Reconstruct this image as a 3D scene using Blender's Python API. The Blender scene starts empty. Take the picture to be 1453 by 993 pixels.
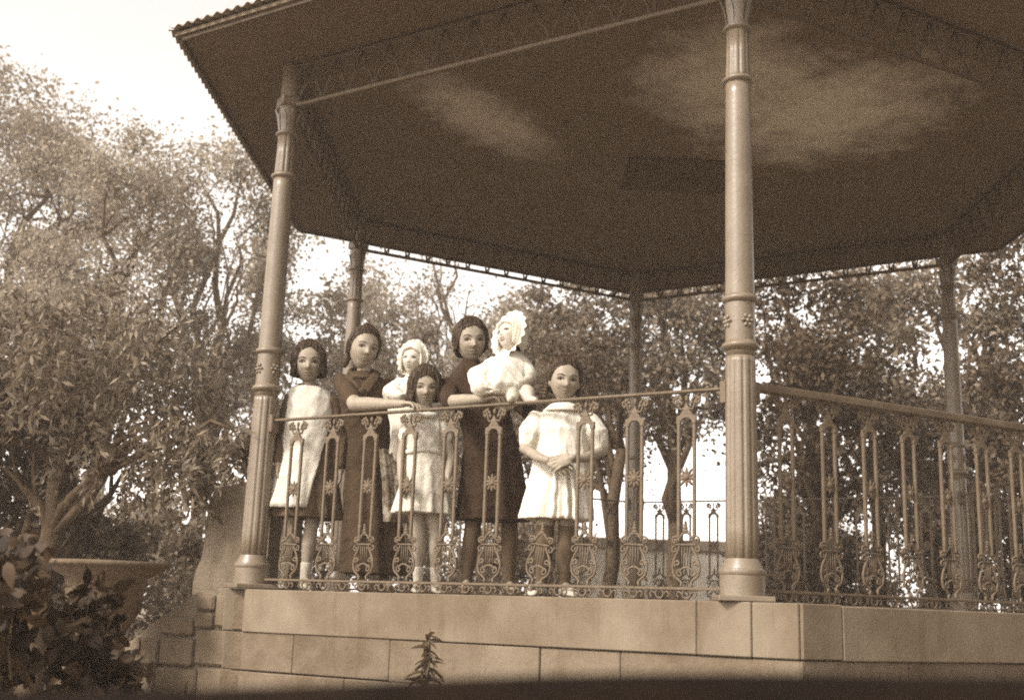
import bpy, math, random
import numpy as np
from mathutils import Vector, Matrix, Euler
random.seed(7)
RNG = np.random.default_rng(11)
scene = bpy.context.scene
COL = scene.collection
PI = math.pi
R = math.radians

# ------------------------------------------------------------------ camera
cam_d = bpy.data.cameras.new('camera')
cam = bpy.data.objects.new('camera', cam_d)
COL.objects.link(cam)
CAM = Vector((-0.880, -7.860, -0.064))
yaw, pitch, roll = -0.0258, 0.2184, -0.0343
fw = Vector((math.sin(yaw) * math.cos(pitch), math.cos(yaw) * math.cos(pitch), math.sin(pitch)))
rt = Vector((math.cos(yaw), -math.sin(yaw), 0))
up = rt.cross(fw)
r2 = rt * math.cos(roll) - up * math.sin(roll)
u2 = rt * math.sin(roll) + up * math.cos(roll)
M = Matrix((r2, u2, -fw)).transposed().to_4x4()
M.translation = CAM
cam.matrix_world = M
cam_d.sensor_width = 36.0
cam_d.lens = 1655.76 / 1453 * 36
cam_d.clip_start = 0.05
cam_d.clip_end = 2000
cam_d.dof.use_dof = True
cam_d.dof.focus_distance = 5.7
cam_d.dof.aperture_fstop = 3.0
scene.camera = cam

# ------------------------------------------------------------------ light
SUN_AZ = math.atan2(-0.64, -0.76)      # the sun stands to the left, before the bandstand
SUN_EL = R(40)
sd = Vector((math.cos(SUN_EL) * math.cos(SUN_AZ), math.cos(SUN_EL) * math.sin(SUN_AZ), math.sin(SUN_EL)))
w = bpy.data.worlds.new('World')
scene.world = w
w.use_nodes = True
nt = w.node_tree
nt.nodes.clear()
wo = nt.nodes.new('ShaderNodeOutputWorld')
bg = nt.nodes.new('ShaderNodeBackground')
sky = nt.nodes.new('ShaderNodeTexSky')
sky.sky_type = 'NISHITA'
sky.sun_disc = False
sky.sun_elevation = SUN_EL
sky.sun_rotation = math.atan2(sd.x, sd.y)
sky.dust_density = 1.0
sky.air_density = 1.0
bw = nt.nodes.new('ShaderNodeRGBToBW')          # the picture is a one-tone sepia print: sky as grey value, toned warm
tone = nt.nodes.new('ShaderNodeMix')
tone.data_type = 'RGBA'
tone.blend_type = 'MULTIPLY'
tone.inputs['Factor'].default_value = 1.0
nt.links.new(sky.outputs[0], bw.inputs[0])
nt.links.new(bw.outputs[0], tone.inputs['A'])
tone.inputs['B'].default_value = (1.0, 0.955, 0.905, 1)
nt.links.new(tone.outputs['Result'], bg.inputs['Color'])
bg.inputs['Strength'].default_value = 0.15
nt.links.new(bg.outputs[0], wo.inputs[0])

sun_d = bpy.data.lights.new('sun', 'SUN')
sun_d.energy = 1.1
sun_d.angle = R(11)
sun_d.color = (1.0, 0.94, 0.88)
sun = bpy.data.objects.new('sun', sun_d)
COL.objects.link(sun)
sun.rotation_euler = (-sd).to_track_quat('-Z', 'Y').to_euler()

scene.view_settings.view_transform = 'Standard'
scene.view_settings.look = 'None'
scene.view_settings.exposure = 1.95
scene.view_settings.gamma = 1.0
scene.view_settings.use_curve_mapping = False
scene.render.engine = 'CYCLES'
scene.cycles.max_bounces = 8
scene.cycles.diffuse_bounces = 4
scene.cycles.transparent_max_bounces = 8
scene.cycles.use_denoising = False
scene.cycles.pixel_filter_type = 'BLACKMAN_HARRIS'
scene.cycles.filter_width = 1.9

# ------------------------------------------------------------------ materials
def sep(v, k=1.0):
    """sepia toned albedo of grey value v: dark tones are more saturated"""
    t = min(1.0, max(0.0, math.log(max(v, 0.005) / 0.02) / math.log(30.0)))
    g_, b_ = 0.485 + 0.435 * t ** 0.88, 0.19 + 0.58 * t ** 1.15
    r_ = v / (0.30 + 0.59 * g_ + 0.11 * b_)
    return (r_, r_ * g_, r_ * b_, 1)

def mat(name, v, var=0.25, scale=6.0, rough=0.8, bump=0.0, bscale=40.0, island=0.0, transl=0.0, metal=0.0,
        stain=0.0, stain_scale=1.2, stain_v=None, wave=None, glare_spots=None, coat=0.0, spec=0.3, world=False, pale=None):
    m = bpy.data.materials.new(name)
    m.use_nodes = True
    t = m.node_tree
    N, Lk = t.nodes, t.links
    b = N['Principled BSDF']
    b.inputs['Roughness'].default_value = rough
    b.inputs['Metallic'].default_value = metal
    b.inputs['Specular IOR Level'].default_value = spec
    tc = N.new('ShaderNodeNewGeometry' if world else 'ShaderNodeTexCoord')
    tco = tc.outputs['Position' if world else 'Object']
    nz = N.new('ShaderNodeTexNoise')
    nz.inputs['Scale'].default_value = scale
    nz.inputs['Detail'].default_value = 6
    nz.inputs['Roughness'].default_value = 0.65
    Lk.new(tco, nz.inputs['Vector'])
    rp = N.new('ShaderNodeValToRGB')
    rp.color_ramp.elements[0].position = 0.3
    rp.color_ramp.elements[1].position = 0.7
    rp.color_ramp.elements[0].color = sep(v * (1 - var))
    rp.color_ramp.elements[1].color = sep(v * (1 + var))
    Lk.new(nz.outputs['Fac'], rp.inputs['Fac'])
    out = rp.outputs['Color']
    def mix(a, bcol, fac, mode='MIX'):
        x = N.new('ShaderNodeMix')
        x.data_type = 'RGBA'
        x.blend_type = mode
        Lk.new(a, x.inputs['A'])
        if hasattr(bcol, 'links'):
            Lk.new(bcol, x.inputs['B'])
        else:
            x.inputs['B'].default_value = bcol
        if hasattr(fac, 'links'):
            Lk.new(fac, x.inputs['Factor'])
        else:
            x.inputs['Factor'].default_value = fac
        return x.outputs['Result']
    def ramp(sock, lo, hi):
        x = N.new('ShaderNodeMapRange')
        x.inputs['From Min'].default_value = lo
        x.inputs['From Max'].default_value = hi
        Lk.new(sock, x.inputs['Value'])
        return x.outputs['Result']
    if stain:
        n2 = N.new('ShaderNodeTexNoise')
        n2.inputs['Scale'].default_value = stain_scale
        n2.inputs['Detail'].default_value = 8
        n2.inputs['Roughness'].default_value = 0.7
        n2.inputs['Distortion'].default_value = 0.6
        Lk.new(tco, n2.inputs['Vector'])
        f = ramp(n2.outputs['Fac'], 0.48, 0.72)
        mm = N.new('ShaderNodeMath'); mm.operation = 'MULTIPLY'
        mm.inputs[1].default_value = stain
        Lk.new(f, mm.inputs[0])
        out = mix(out, sep(stain_v if stain_v is not None else v * 0.45), mm.outputs[0])
    if pale:    # pale weathering and painted-in dappled light, dark streaks, variation from piece to piece
        n4 = N.new('ShaderNodeTexNoise')
        n4.inputs['Scale'].default_value = pale[0]
        n4.inputs['Detail'].default_value = 5
        mp4 = N.new('ShaderNodeMapping')
        mp4.inputs['Rotation'].default_value = (0.3, 0.7, 0.2)
        mp4.inputs['Scale'].default_value = (1.0, 1.0, 0.6)
        mp4.inputs['Location'].default_value = (3.1, 1.7, 0.4)
        Lk.new(tco, mp4.inputs['Vector']); Lk.new(mp4.outputs[0], n4.inputs['Vector'])
        mm = N.new('ShaderNodeMath'); mm.operation = 'MULTIPLY'; mm.inputs[1].default_value = pale[1]
        Lk.new(ramp(n4.outputs['Fac'], 0.5, 0.66), mm.inputs[0])
        out = mix(out, sep(pale[2]), mm.outputs[0])
        mp5 = N.new('ShaderNodeMapping'); mp5.inputs['Scale'].default_value = (7.0, 7.0, 0.8)
        n5 = N.new('ShaderNodeTexNoise'); n5.inputs['Scale'].default_value = 1.0; n5.inputs['Detail'].default_value = 7; n5.inputs['Roughness'].default_value = 0.75
        Lk.new(tco, mp5.inputs['Vector']); Lk.new(mp5.outputs[0], n5.inputs['Vector'])
        m5 = N.new('ShaderNodeMath'); m5.operation = 'MULTIPLY'; m5.inputs[1].default_value = 0.6
        Lk.new(ramp(n5.outputs['Fac'], 0.52, 0.75), m5.inputs[0])
        out = mix(out, sep(v * 0.4), m5.outputs[0])
        oi = N.new('ShaderNodeObjectInfo')
        ma = N.new('ShaderNodeMath'); ma.operation = 'MULTIPLY_ADD'; ma.inputs[1].default_value = 0.16; ma.inputs[2].default_value = 0.92
        Lk.new(oi.outputs['Random'], ma.inputs[0])
        xv = N.new('ShaderNodeVectorMath'); xv.operation = 'SCALE'
        Lk.new(out, xv.inputs[0]); Lk.new(ma.outputs[0], xv.inputs['Scale'])
        out = xv.outputs[0]
    if glare_spots:   # pale glare blobs painted into the colour, with ragged edges: (x, y, rx, ry, angle, strength)
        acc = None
        for (sx, sy, rx, ry, an, st) in glare_spots:
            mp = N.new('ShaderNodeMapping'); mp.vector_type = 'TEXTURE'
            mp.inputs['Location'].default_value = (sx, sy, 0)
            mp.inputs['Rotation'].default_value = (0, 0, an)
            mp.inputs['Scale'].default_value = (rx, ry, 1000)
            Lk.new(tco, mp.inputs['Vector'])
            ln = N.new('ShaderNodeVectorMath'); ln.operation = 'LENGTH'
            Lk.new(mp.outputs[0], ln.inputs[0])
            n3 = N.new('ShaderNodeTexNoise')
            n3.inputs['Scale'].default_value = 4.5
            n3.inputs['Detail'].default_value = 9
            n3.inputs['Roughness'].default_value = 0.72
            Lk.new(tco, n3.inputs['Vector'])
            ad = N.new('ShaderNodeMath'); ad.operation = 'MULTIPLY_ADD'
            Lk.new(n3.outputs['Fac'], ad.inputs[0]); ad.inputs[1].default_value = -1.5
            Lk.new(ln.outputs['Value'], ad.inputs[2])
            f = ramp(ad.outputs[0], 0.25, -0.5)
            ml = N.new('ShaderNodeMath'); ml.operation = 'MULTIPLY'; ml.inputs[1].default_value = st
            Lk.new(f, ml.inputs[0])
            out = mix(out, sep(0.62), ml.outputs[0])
    if island:
        ge = N.new('ShaderNodeNewGeometry')
        f = ramp(ge.outputs['Random Per Island'], 0, 1)
        hs = N.new('ShaderNodeMath'); hs.operation = 'MULTIPLY_ADD'
        hs.inputs[1].default_value = 2 * island; hs.inputs[2].default_value = 1 - island
        Lk.new(f, hs.inputs[0])
        x = N.new('ShaderNodeVectorMath'); x.operation = 'SCALE'
        Lk.new(out, x.inputs[0]); Lk.new(hs.outputs[0], x.inputs['Scale'])
        out = x.outputs[0]
    if wave:    # printed or woven stripes: (scale, amount, direction)
        wv = N.new('ShaderNodeTexWave')
        wv.bands_direction = wave[2]
        wv.inputs['Scale'].default_value = wave[0]
        wv.inputs['Distortion'].default_value = 3.0
        wv.inputs['Detail'].default_value = 3
        Lk.new(tco, wv.inputs['Vector'])
        mm = N.new('ShaderNodeMath'); mm.operation = 'MULTIPLY'; mm.inputs[1].default_value = wave[1]
        Lk.new(wv.outputs['Fac'], mm.inputs[0])
        out = mix(out, sep(v * 0.45), mm.outputs[0])
    Lk.new(out, b.inputs['Base Color'])
    if bump:
        nb = N.new('ShaderNodeTexNoise')
        nb.inputs['Scale'].default_value = bscale
        nb.inputs['Detail'].default_value = 5
        Lk.new(tco, nb.inputs['Vector'])
        bp = N.new('ShaderNodeBump')
        bp.inputs['Strength'].default_value = bump
        bp.inputs['Distance'].default_value = 0.02
        Lk.new(nb.outputs['Fac'], bp.inputs['Height'])
        Lk.new(bp.outputs[0], b.inputs['Normal'])
    if transl:
        tr = N.new('ShaderNodeBsdfTranslucent')
        Lk.new(out, tr.inputs['Color'])
        ms = N.new('ShaderNodeMixShader')
        ms.inputs['Fac'].default_value = transl
        Lk.new(b.outputs[0], ms.inputs[1]); Lk.new(tr.outputs[0], ms.inputs[2])
        Lk.new(ms.outputs[0], N['Material Output'].inputs['Surface'])
    return m

m_iron = mat('cast_iron_paint', 0.11, 0.22, 14, 0.55, 0.25, 60, stain=0.45, stain_scale=9, stain_v=0.12)
m_iron_col = mat('column_paint', 0.165, 0.16, 9, 0.36, 0.08, 55, stain=0.45, stain_scale=4.5, stain_v=0.09, spec=0.6)
m_iron_dark = mat('dark_iron', 0.085, 0.25, 12, 0.6, 0.2, 50)
m_rail = mat('handrail_wood', 0.11, 0.3, 9, 0.6, 0.2, 50, wave=(9, 0.3, 'Z'))
m_stone = mat('plinth_stone', 0.13, 0.25, 7, 0.92, 0.25, 45, stain=0.75, stain_scale=2.6, stain_v=0.07, world=True, pale=(2.2, 0.6, 0.20))
m_stone2 = mat('coping_stone', 0.14, 0.2, 6, 0.92, 0.09, 70, stain=0.6, stain_scale=1.9, stain_v=0.095, world=True, pale=(1.5, 0.8, 0.235))
m_stone_dk = mat('dark_stone', 0.11, 0.25, 7, 0.9, 0.5, 50)
m_mortar = mat('mortar', 0.13, 0.3, 12, 0.95, 0.4, 60)
m_stucco = mat('stucco', 0.16, 0.25, 4, 0.92, 0.5, 45, stain=0.55, stain_scale=1.7, stain_v=0.085, world=True, pale=(1.8, 0.5, 0.23))
m_floor = mat('floor_cement', 0.26, 0.2, 5, 0.9, 0.3, 30)
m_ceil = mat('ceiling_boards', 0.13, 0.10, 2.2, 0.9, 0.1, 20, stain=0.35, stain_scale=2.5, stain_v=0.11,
             glare_spots=[(0.85, -0.85, 0.85, 1.0, 0.5, 0.95), (0.15, -1.35, 0.6, 0.85, 0.0, 0.75), (-1.3, -0.7, 0.36, 0.9, -0.5, 0.7)])  # bright glare put into the ceiling colour
m_hatch = mat('hatch_board', 0.075, 0.15, 4, 0.85, 0.1, 30)
m_tin = mat('corrugated_iron', 0.2, 0.3, 3, 0.5, 0.1, 20, metal=0.3)
m_ground = mat('park_earth', 0.16, 0.3, 0.8, 0.95, 0.5, 12, stain=0.5, stain_scale=0.3, stain_v=0.09)
m_urn = mat('urn_stone', 0.10, 0.25, 8, 0.9, 0.4, 40)
m_wall = mat('garden_wall_plaster', 0.55, 0.12, 2, 0.9, 0.3, 30, stain=0.3, stain_scale=0.8, stain_v=0.4)
m_wallcap = mat('wall_band', 0.22, 0.2, 3, 0.9, 0.3, 30)
m_bark = mat('bark', 0.07, 0.35, 10, 0.95, 0.8, 25)
m_bark_l = mat('pale_bark', 0.13, 0.3, 10, 0.95, 0.8, 25)
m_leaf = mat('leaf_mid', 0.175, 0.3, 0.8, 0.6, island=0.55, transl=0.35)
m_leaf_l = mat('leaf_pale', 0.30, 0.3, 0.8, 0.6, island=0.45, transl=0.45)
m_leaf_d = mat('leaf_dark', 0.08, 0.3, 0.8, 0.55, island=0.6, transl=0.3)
m_leaf_fg = mat('broad_leaf', 0.036, 0.35, 30, 0.6, island=0.5, transl=0.15, spec=0.2)
m_edge_dark = mat('edge_dark', 0.006, 0.4, 12, 0.95, 0.6, 30, spec=0.1)
m_hedge = mat('hedge_leaf', 0.018, 0.3, 2, 0.9, island=0.4, spec=0.1)
m_skin = mat('skin', 0.265, 0.16, 26, 0.55, 0.05, 120)
m_skin_l = mat('baby_skin', 0.45, 0.05, 20, 0.55, 0.05, 120)
m_lip = mat('lip', 0.17, 0.06, 20, 0.5)
m_eyew = mat('eye_white', 0.20, 0.02, 5, 0.3)
m_eye = mat('iris', 0.02, 0.05, 5, 0.25)
m_brow = mat('brow_hair', 0.06, 0.1, 30, 0.7)
m_hair = mat('dark_hair', 0.04, 0.3, 25, 0.5, 0.35, 90, wave=(26, 0.45, 'X'))
m_white = mat('white_cotton', 0.62, 0.04, 9, 0.9, 0.35, 22)
m_offwhite = mat('pale_cotton', 0.56, 0.06, 9, 0.9, 0.7, 15, wave=(30, 0.12, 'X'))
m_dark1 = mat('dark_check_cloth', 0.075, 0.15, 14, 0.9, 0.7, 15, wave=(28, 0.35, 'X'))
m_dark2 = mat('grey_brown_cloth', 0.036, 0.12, 12, 0.9, 0.7, 15)
m_scarf = mat('scarf_cloth', 0.05, 0.12, 12, 0.9, 0.7, 15)
m_dark3 = mat('black_cloth', 0.022, 0.12, 10, 0.9, 0.7, 15)
m_stock_d = mat('dark_stocking', 0.06, 0.15, 20, 0.85, 0.2, 90)
m_stock_l = mat('light_stocking', 0.08, 0.15, 20, 0.85, 0.2, 90)
m_shoe_d = mat('dark_leather', 0.045, 0.2, 20, 0.45)
m_shoe_l = mat('canvas_shoe', 0.45, 0.1, 20, 0.8)
m_print = mat('spotted_print', 0.12, 0.1, 12, 0.9, 0.3, 50, stain=0.95, stain_scale=17, stain_v=0.55)

# ------------------------------------------------------------------ mesh helpers
class MB:
    def __init__(s):
        s.v = []; s.f = []
    def add(s, vs, fs):
        o = len(s.v)
        s.v += [tuple(x) for x in vs]
        s.f += [tuple(i + o for i in f) for f in fs]
        return s
    def box(s, c, size, rz=0.0, ch=0.0, axes=None):
        hx, hy, hz = (d / 2 for d in size)
        if axes is None:
            ax = Vector((math.cos(rz), math.sin(rz), 0)); ay = Vector((-math.sin(rz), math.cos(rz), 0)); az = Vector((0, 0, 1))
        else:
            ax, ay, az = axes
        c = Vector(c)
        if ch <= 0:
            vs = [c + ax * (i * hx) + ay * (j * hy) + az * (k * hz) for k in (-1, 1) for j in (-1, 1) for i in (-1, 1)]
            return s.add(vs, [(0, 2, 3, 1), (4, 5, 7, 6), (0, 1, 5, 4), (2, 6, 7, 3), (0, 4, 6, 2), (1, 3, 7, 5)])
        vs = []; idx = {}
        for k in (-1, 1):
            for j in (-1, 1):
                for i in (-1, 1):
                    for a in range(3):
                        d = [hx, hy, hz]
                        for q in range(3):
                            if q != a: d[q] -= ch
                        idx[(i, j, k, a)] = len(vs)
                        vs.append(c + ax * (i * d[0]) + ay * (j * d[1]) + az * (k * d[2]))
        fs = []
        B = (-1, 1)
        for sgn in B:
            for a in range(3):
                o = [q for q in range(3) if q != a]
                loop = []
                for (p, q) in ((-1, -1), (1, -1), (1, 1), (-1, 1)):
                    t = [0, 0, 0]; t[a] = sgn; t[o[0]] = p; t[o[1]] = q
                    loop.append(idx[(t[0], t[1], t[2], a)])
                fs.append(loop)
        for a in range(3):            # edges along axis a
            o = [q for q in range(3) if q != a]
            for p in B:
                for q in B:
                    t = [0, 0, 0]; t[o[0]] = p; t[o[1]] = q
                    def g(x, b):
                        t2 = list(t); t2[a] = x
                        return idx[(t2[0], t2[1], t2[2], b)]
                    fs.append([g(-1, o[0]), g(1, o[0]), g(1, o[1]), g(-1, o[1])])
        for i in B:
            for j in B:
                for k in B:
                    fs.append([idx[(i, j, k, 0)], idx[(i, j, k, 1)], idx[(i, j, k, 2)]])
        return s.add(vs, fs)
    def tube(s, pts, rad, seg=6, closed=False, flat=1.0):
        pts = [Vector(p) for p in pts]
        n = len(pts)
        if not hasattr(rad, '__len__'): rad = [rad] * n
        vs = []; prev = None
        for i, p in enumerate(pts):
            if closed: t = pts[(i + 1) % n] - pts[i - 1]
            else: t = pts[min(i + 1, n - 1)] - pts[max(i - 1, 0)]
            if t.length < 1e-9: t = Vector((0, 0, 1))
            t.normalize()
            if prev is None:
                a = Vector((0, 1, 0)) if abs(t.y) < 0.9 else Vector((1, 0, 0))
            else: a = prev
            a = (a - t * a.dot(t))
            if a.length < 1e-6: a = t.orthogonal()
            a.normalize(); b = t.cross(a); prev = a
            for k in range(seg):
                th = 2 * PI * k / seg
                vs.append(p + (a * math.cos(th) * flat + b * math.sin(th)) * rad[i])
        fs = []
        m = n if closed else n - 1
        for i in range(m):
            for k in range(seg):
                i2 = (i + 1) % n
                fs.append((i * seg + k, i * seg + (k + 1) % seg, i2 * seg + (k + 1) % seg, i2 * seg + k))
        if not closed:
            fs.append(tuple(range(seg - 1, -1, -1)))
            fs.append(tuple((n - 1) * seg + k for k in range(seg)))
        return s.add(vs, fs)
    def limb(s, pts, rad, seg=14):
        """tapered limb with rounded ends"""
        pts = [Vector(p) for p in pts]; P = []; Rr = []
        d0 = (pts[0] - pts[1]).normalized(); d1 = (pts[-1] - pts[-2]).normalized()
        for a in (80, 55, 28):
            P.append(pts[0] + d0 * rad[0] * math.sin(R(a))); Rr.append(rad[0] * math.cos(R(a)))
        P += pts; Rr += list(rad)
        for a in (28, 55, 80):
            P.append(pts[-1] + d1 * rad[-1] * math.sin(R(a))); Rr.append(rad[-1] * math.cos(R(a)))
        return s.tube(P, Rr, seg)
    def ell(s, c, r, rot=None, nu=16, nv=10):
        c = Vector(c); vs = []; fs = []
        q = rot if rot is not None else Matrix.Identity(3)
        for j in range(nv + 1):
            th = PI * j / nv
            for i in range(nu):
                ph = 2 * PI * i / nu
                vs.append(c + q @ Vector((r[0] * math.sin(th) * math.cos(ph), r[1] * math.sin(th) * math.sin(ph), r[2] * math.cos(th))))
        for j in range(nv):
            for i in range(nu):
                fs.append((j * nu + i, (j + 1) * nu + i, (j + 1) * nu + (i + 1) % nu, j * nu + (i + 1) % nu))
        return s.add(vs, fs)
    def lathe(s, prof, c=(0, 0, 0), seg=32, mod=None, cap=True):
        vs = []; fs = []
        n = len(prof)
        for (r, z) in prof:
            for k in range(seg):
                th = 2 * PI * k / seg
                rr = r * (mod(th, z) if mod else 1)
                vs.append((c[0] + rr * math.cos(th), c[1] + rr * math.sin(th), c[2] + z))
        for i in range(n - 1):
            for k in range(seg):
                fs.append((i * seg + k, i * seg + (k + 1) % seg, (i + 1) * seg + (k + 1) % seg, (i + 1) * seg + k))
        if cap:
            fs.append(tuple(range(seg - 1, -1, -1)))
            fs.append(tuple((n - 1) * seg + k for k in range(seg)))
        return s.add(vs, fs)
    def loft(s, rings, cap=True):
        n = len(rings); m = len(rings[0]); vs = [p for r in rings for p in r]; fs = []
        for i in range(n - 1):
            for k in range(m):
                fs.append((i * m + k, i * m + (k + 1) % m, (i + 1) * m + (k + 1) % m, (i + 1) * m + k))
        if cap:
            fs.append(tuple(range(m - 1, -1, -1))); fs.append(tuple((n - 1) * m + k for k in range(m)))
        return s.add(vs, fs)
    def prism(s, poly, z0, z1):
        n = len(poly)
        vs = [(x, y, z0) for x, y in poly] + [(x, y, z1) for x, y in poly]
        fs = [tuple(range(n - 1, -1, -1)), tuple(range(n, 2 * n))]
        fs += [(i, (i + 1) % n, n + (i + 1) % n, n + i) for i in range(n)]
        return s.add(vs, fs)
    def mesh(s, name, m, smooth=True):
        me = bpy.data.meshes.new(name)
        me.from_pydata(s.v, [], s.f)
        if smooth: me.polygons.foreach_set('use_smooth', [True] * len(me.polygons))
        me.materials.append(m)
        me.update()
        return me

def link(name, me, parent=None, loc=None, rz=None):
    o = bpy.data.objects.new(name, me)
    COL.objects.link(o)
    if parent is not None: o.parent = parent
    if loc is not None: o.location = loc
    if rz is not None: o.rotation_euler = (0, 0, rz)
    return o

def obj(name, mb, m, parent=None, smooth=True, sharp=None, loc=None, rz=None):
    me = mb.mesh(name, m, smooth)
    if sharp: me.set_sharp_from_angle(angle=R(sharp))
    return link(name, me, parent, loc, rz)

def tag(o, label=None, cat=None, group=None, kind=None):
    if label: o['label'] = label
    if cat: o['category'] = cat
    if group: o['group'] = group
    if kind: o['kind'] = kind
    return o

def thing(name, label, cat, loc=(0, 0, 0), rz=0.0, group=None):
    o = bpy.data.objects.new(name, None)
    o.empty_display_size = 0.1
    COL.objects.link(o)
    o.location = loc
    o.rotation_euler = (0, 0, rz)
    return tag(o, label, cat, group)

def crease(me, amp):
    """soft irregular creases pushed along the normals of a garment"""
    n_ = len(me.vertices)
    co = np.empty(n_ * 3); me.vertices.foreach_get('co', co); co = co.reshape(-1, 3)
    no = np.empty(n_ * 3); me.vertices.foreach_get('normal', no); no = no.reshape(-1, 3)
    d = np.zeros(n_)
    for q in range(6):
        wl = RNG.uniform(0.05, 0.13)
        ax = RNG.normal(size=3) * np.array([1, 1, 0.45]); ax /= np.linalg.norm(ax)
        wv = co @ (RNG.normal(size=3) * 14)
        ph = co @ ax * (2 * PI / wl) * .5 + 1.1 * np.sin(wv) + RNG.uniform(0, 6)
        msk = 0.5 + 0.5 * np.sin(co @ (RNG.normal(size=3) * 11) + RNG.uniform(0, 6))
        d += (1 - np.abs(np.sin(ph))) ** 2 * msk * RNG.uniform(.6, 1.2)
    d -= d.mean()
    co += no * (d * amp)[:, None]
    me.vertices.foreach_set('co', co.reshape(-1))
    me.update()

def remesh(name, mb, m, parent, voxel, it=3, fac=0.5, fold=0.0):
    me = mb.mesh(name, m)
    t = bpy.data.objects.new(name + '_raw', me)
    COL.objects.link(t)
    md = t.modifiers.new('r', 'REMESH'); md.mode = 'VOXEL'; md.voxel_size = voxel; md.use_smooth_shade = True
    if it:
        sm = t.modifiers.new('s', 'SMOOTH'); sm.iterations = it; sm.factor = fac
    dg = bpy.context.evaluated_depsgraph_get()
    me2 = bpy.data.meshes.new_from_object(t.evaluated_get(dg))
    me2.name = name
    if not me2.materials: me2.materials.append(m)
    bpy.data.objects.remove(t)
    bpy.data.meshes.remove(me)
    if fold: crease(me2, fold)
    me2.polygons.foreach_set('use_smooth', [True] * len(me2.polygons))
    return link(name, me2, parent)

def copy_tree(o, parent=None):
    c = o.copy(); COL.objects.link(c); c.parent = parent
    for ch in list(o.children): copy_tree(ch, c)
    return c

def smooth01(a, b, x):
    t = min(1, max(0, (x - a) / (b - a)))
    return t * t * (3 - 2 * t)

# ------------------------------------------------------------------ ground
g = MB(); n = 60
ring = [0, 3, 6, 10, 16, 25, 40, 60, 90, 140]
vs = []; fs = []
for i, r_ in enumerate(ring):
    for k in range(n):
        a = 2 * PI * k / n
        vs.append((r_ * math.cos(a), r_ * math.sin(a), -1.3 + (0.05 * math.sin(3 * a + i) if 0 < i < 7 else 0)))
for i in range(len(ring) - 1):
    for k in range(n):
        fs.append((i * n + k, i * n + (k + 1) % n, (i + 1) * n + (k + 1) % n, (i + 1) * n + k))
g.add(vs, fs)
tag(obj('ground', g, m_ground), kind='structure')

# ------------------------------------------------------------------ bandstand
RHO = 2.8
def hexv(k, s=1.0):
    a = R(-90 - 60 * k)
    return Vector((RHO * s * math.cos(a), RHO * s * math.sin(a)))
# 0 front corner, 1 left, 2 back left, 3 back, 4 back right, 5 right
HV = [hexv(k) for k in range(6)]
stand = thing('bandstand', 'hexagonal cast iron bandstand with corrugated roof on a stone plinth', 'bandstand')

# plinth outline: each face pushed out by its own amount
OFF = {0: 0.10, 1: 0.12, 2: 0.15, 3: 0.15, 4: 0.20, 5: 0.29}   # face k lies between corner k and k+1
def face_n(k):
    m_ = (HV[k] + HV[(k + 1) % 6]); return m_.normalized()
def corner(k, inset=0.0):
    n1, d1 = face_n(k), RHO * math.cos(R(30)) + OFF[k] - inset
    n0, d0 = face_n((k - 1) % 6), RHO * math.cos(R(30)) + OFF[(k - 1) % 6] - inset
    det = n1.x * n0.y - n1.y * n0.x
    return Vector(((d1 * n0.y - d0 * n1.y) / det, (n1.x * d0 - n0.x * d1) / det))
core = MB().prism([tuple(corner(k, 0.06)) for k in range(6)][::-1], -1.32, -0.012)
plinth = obj('plinth', core, m_mortar, stand, smooth=False)
fl = MB().prism([tuple(corner(k, 0.42)) for k in range(6)][::-1], -0.011, -0.004)
obj('floor', fl, m_floor, stand, smooth=False)
def course(k, z0, z1, joints, m, depth, name, proud=0.0, skip=()):
    """blocks along the face from corner k+1 to corner k; joints as distances from corner k+1"""
    A, B = corner((k + 1) % 6), corner(k)
    e = (B - A).normalized(); n_ = face_n(k)
    rz = math.atan2(e.y, e.x)
    for i in range(len(joints) - 1):
        if i in skip: continue
        a, b = joints[i] + 0.0015, joints[i + 1] - 0.0015
        pr = proud + random.uniform(-0.004, 0.004)
        c2 = A + e * ((a + b) / 2) + n_ * (pr - depth / 2)
        o = obj(name, MB().box((0, 0, 0), (b - a, depth, z1 - z0 - 0.004), ch=0.0045), m, plinth, smooth=False)
        o.location = (c2.x, c2.y, (z0 + z1) / 2 + random.uniform(-0.002, 0.002))
        o.rotation_euler = (R(random.uniform(-.3, .3)), R(random.uniform(-.12, .12)), rz)
for k in range(6):
    Ln = (corner(k) - corner((k + 1) % 6)).length
    if k == 0:
        cop = [0.14, Ln - 0.44, Ln - 0.20, Ln - 0.001]
        c2 = [0.14, 0.50, 1.12, 1.96, 2.36, Ln - 0.001]
        c3 = [0.14, 0.85, 1.62, 2.3, Ln - 0.001]
    elif k == 5:
        cop = [0.001, 0.22, 1.9, Ln - 0.001]
        c2 = [0.001, 0.6, 1.2, 1.9, 2.5, Ln - 0.001]
        c3 = [0.001, 0.9, 1.6, 2.2, Ln - 0.001]
    else:
        cop = [0.02, Ln * 0.35, Ln * 0.66, Ln - 0.02]
        c2 = [0.02, Ln * 0.2, Ln * 0.5, Ln * 0.77, Ln - 0.02]
        c3 = [0.02, Ln * 0.33, Ln * 0.6, Ln - 0.02]
    course(k, -0.225, 0.0, cop, m_stone2, 0.42, 'coping_slab', 0.012)
    course(k, -0.425, -0.225, c2, m_stone, 0.30, 'stone_block', 0.0)
    course(k, -0.66, -0.425, c3, m_stone, 0.30, 'stone_block', 0.006)
    course(k, -1.31, -0.66, [c3[0], Ln * 0.5, c3[-1]], m_stone, 0.30, 'stone_block', 0.01)
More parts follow.
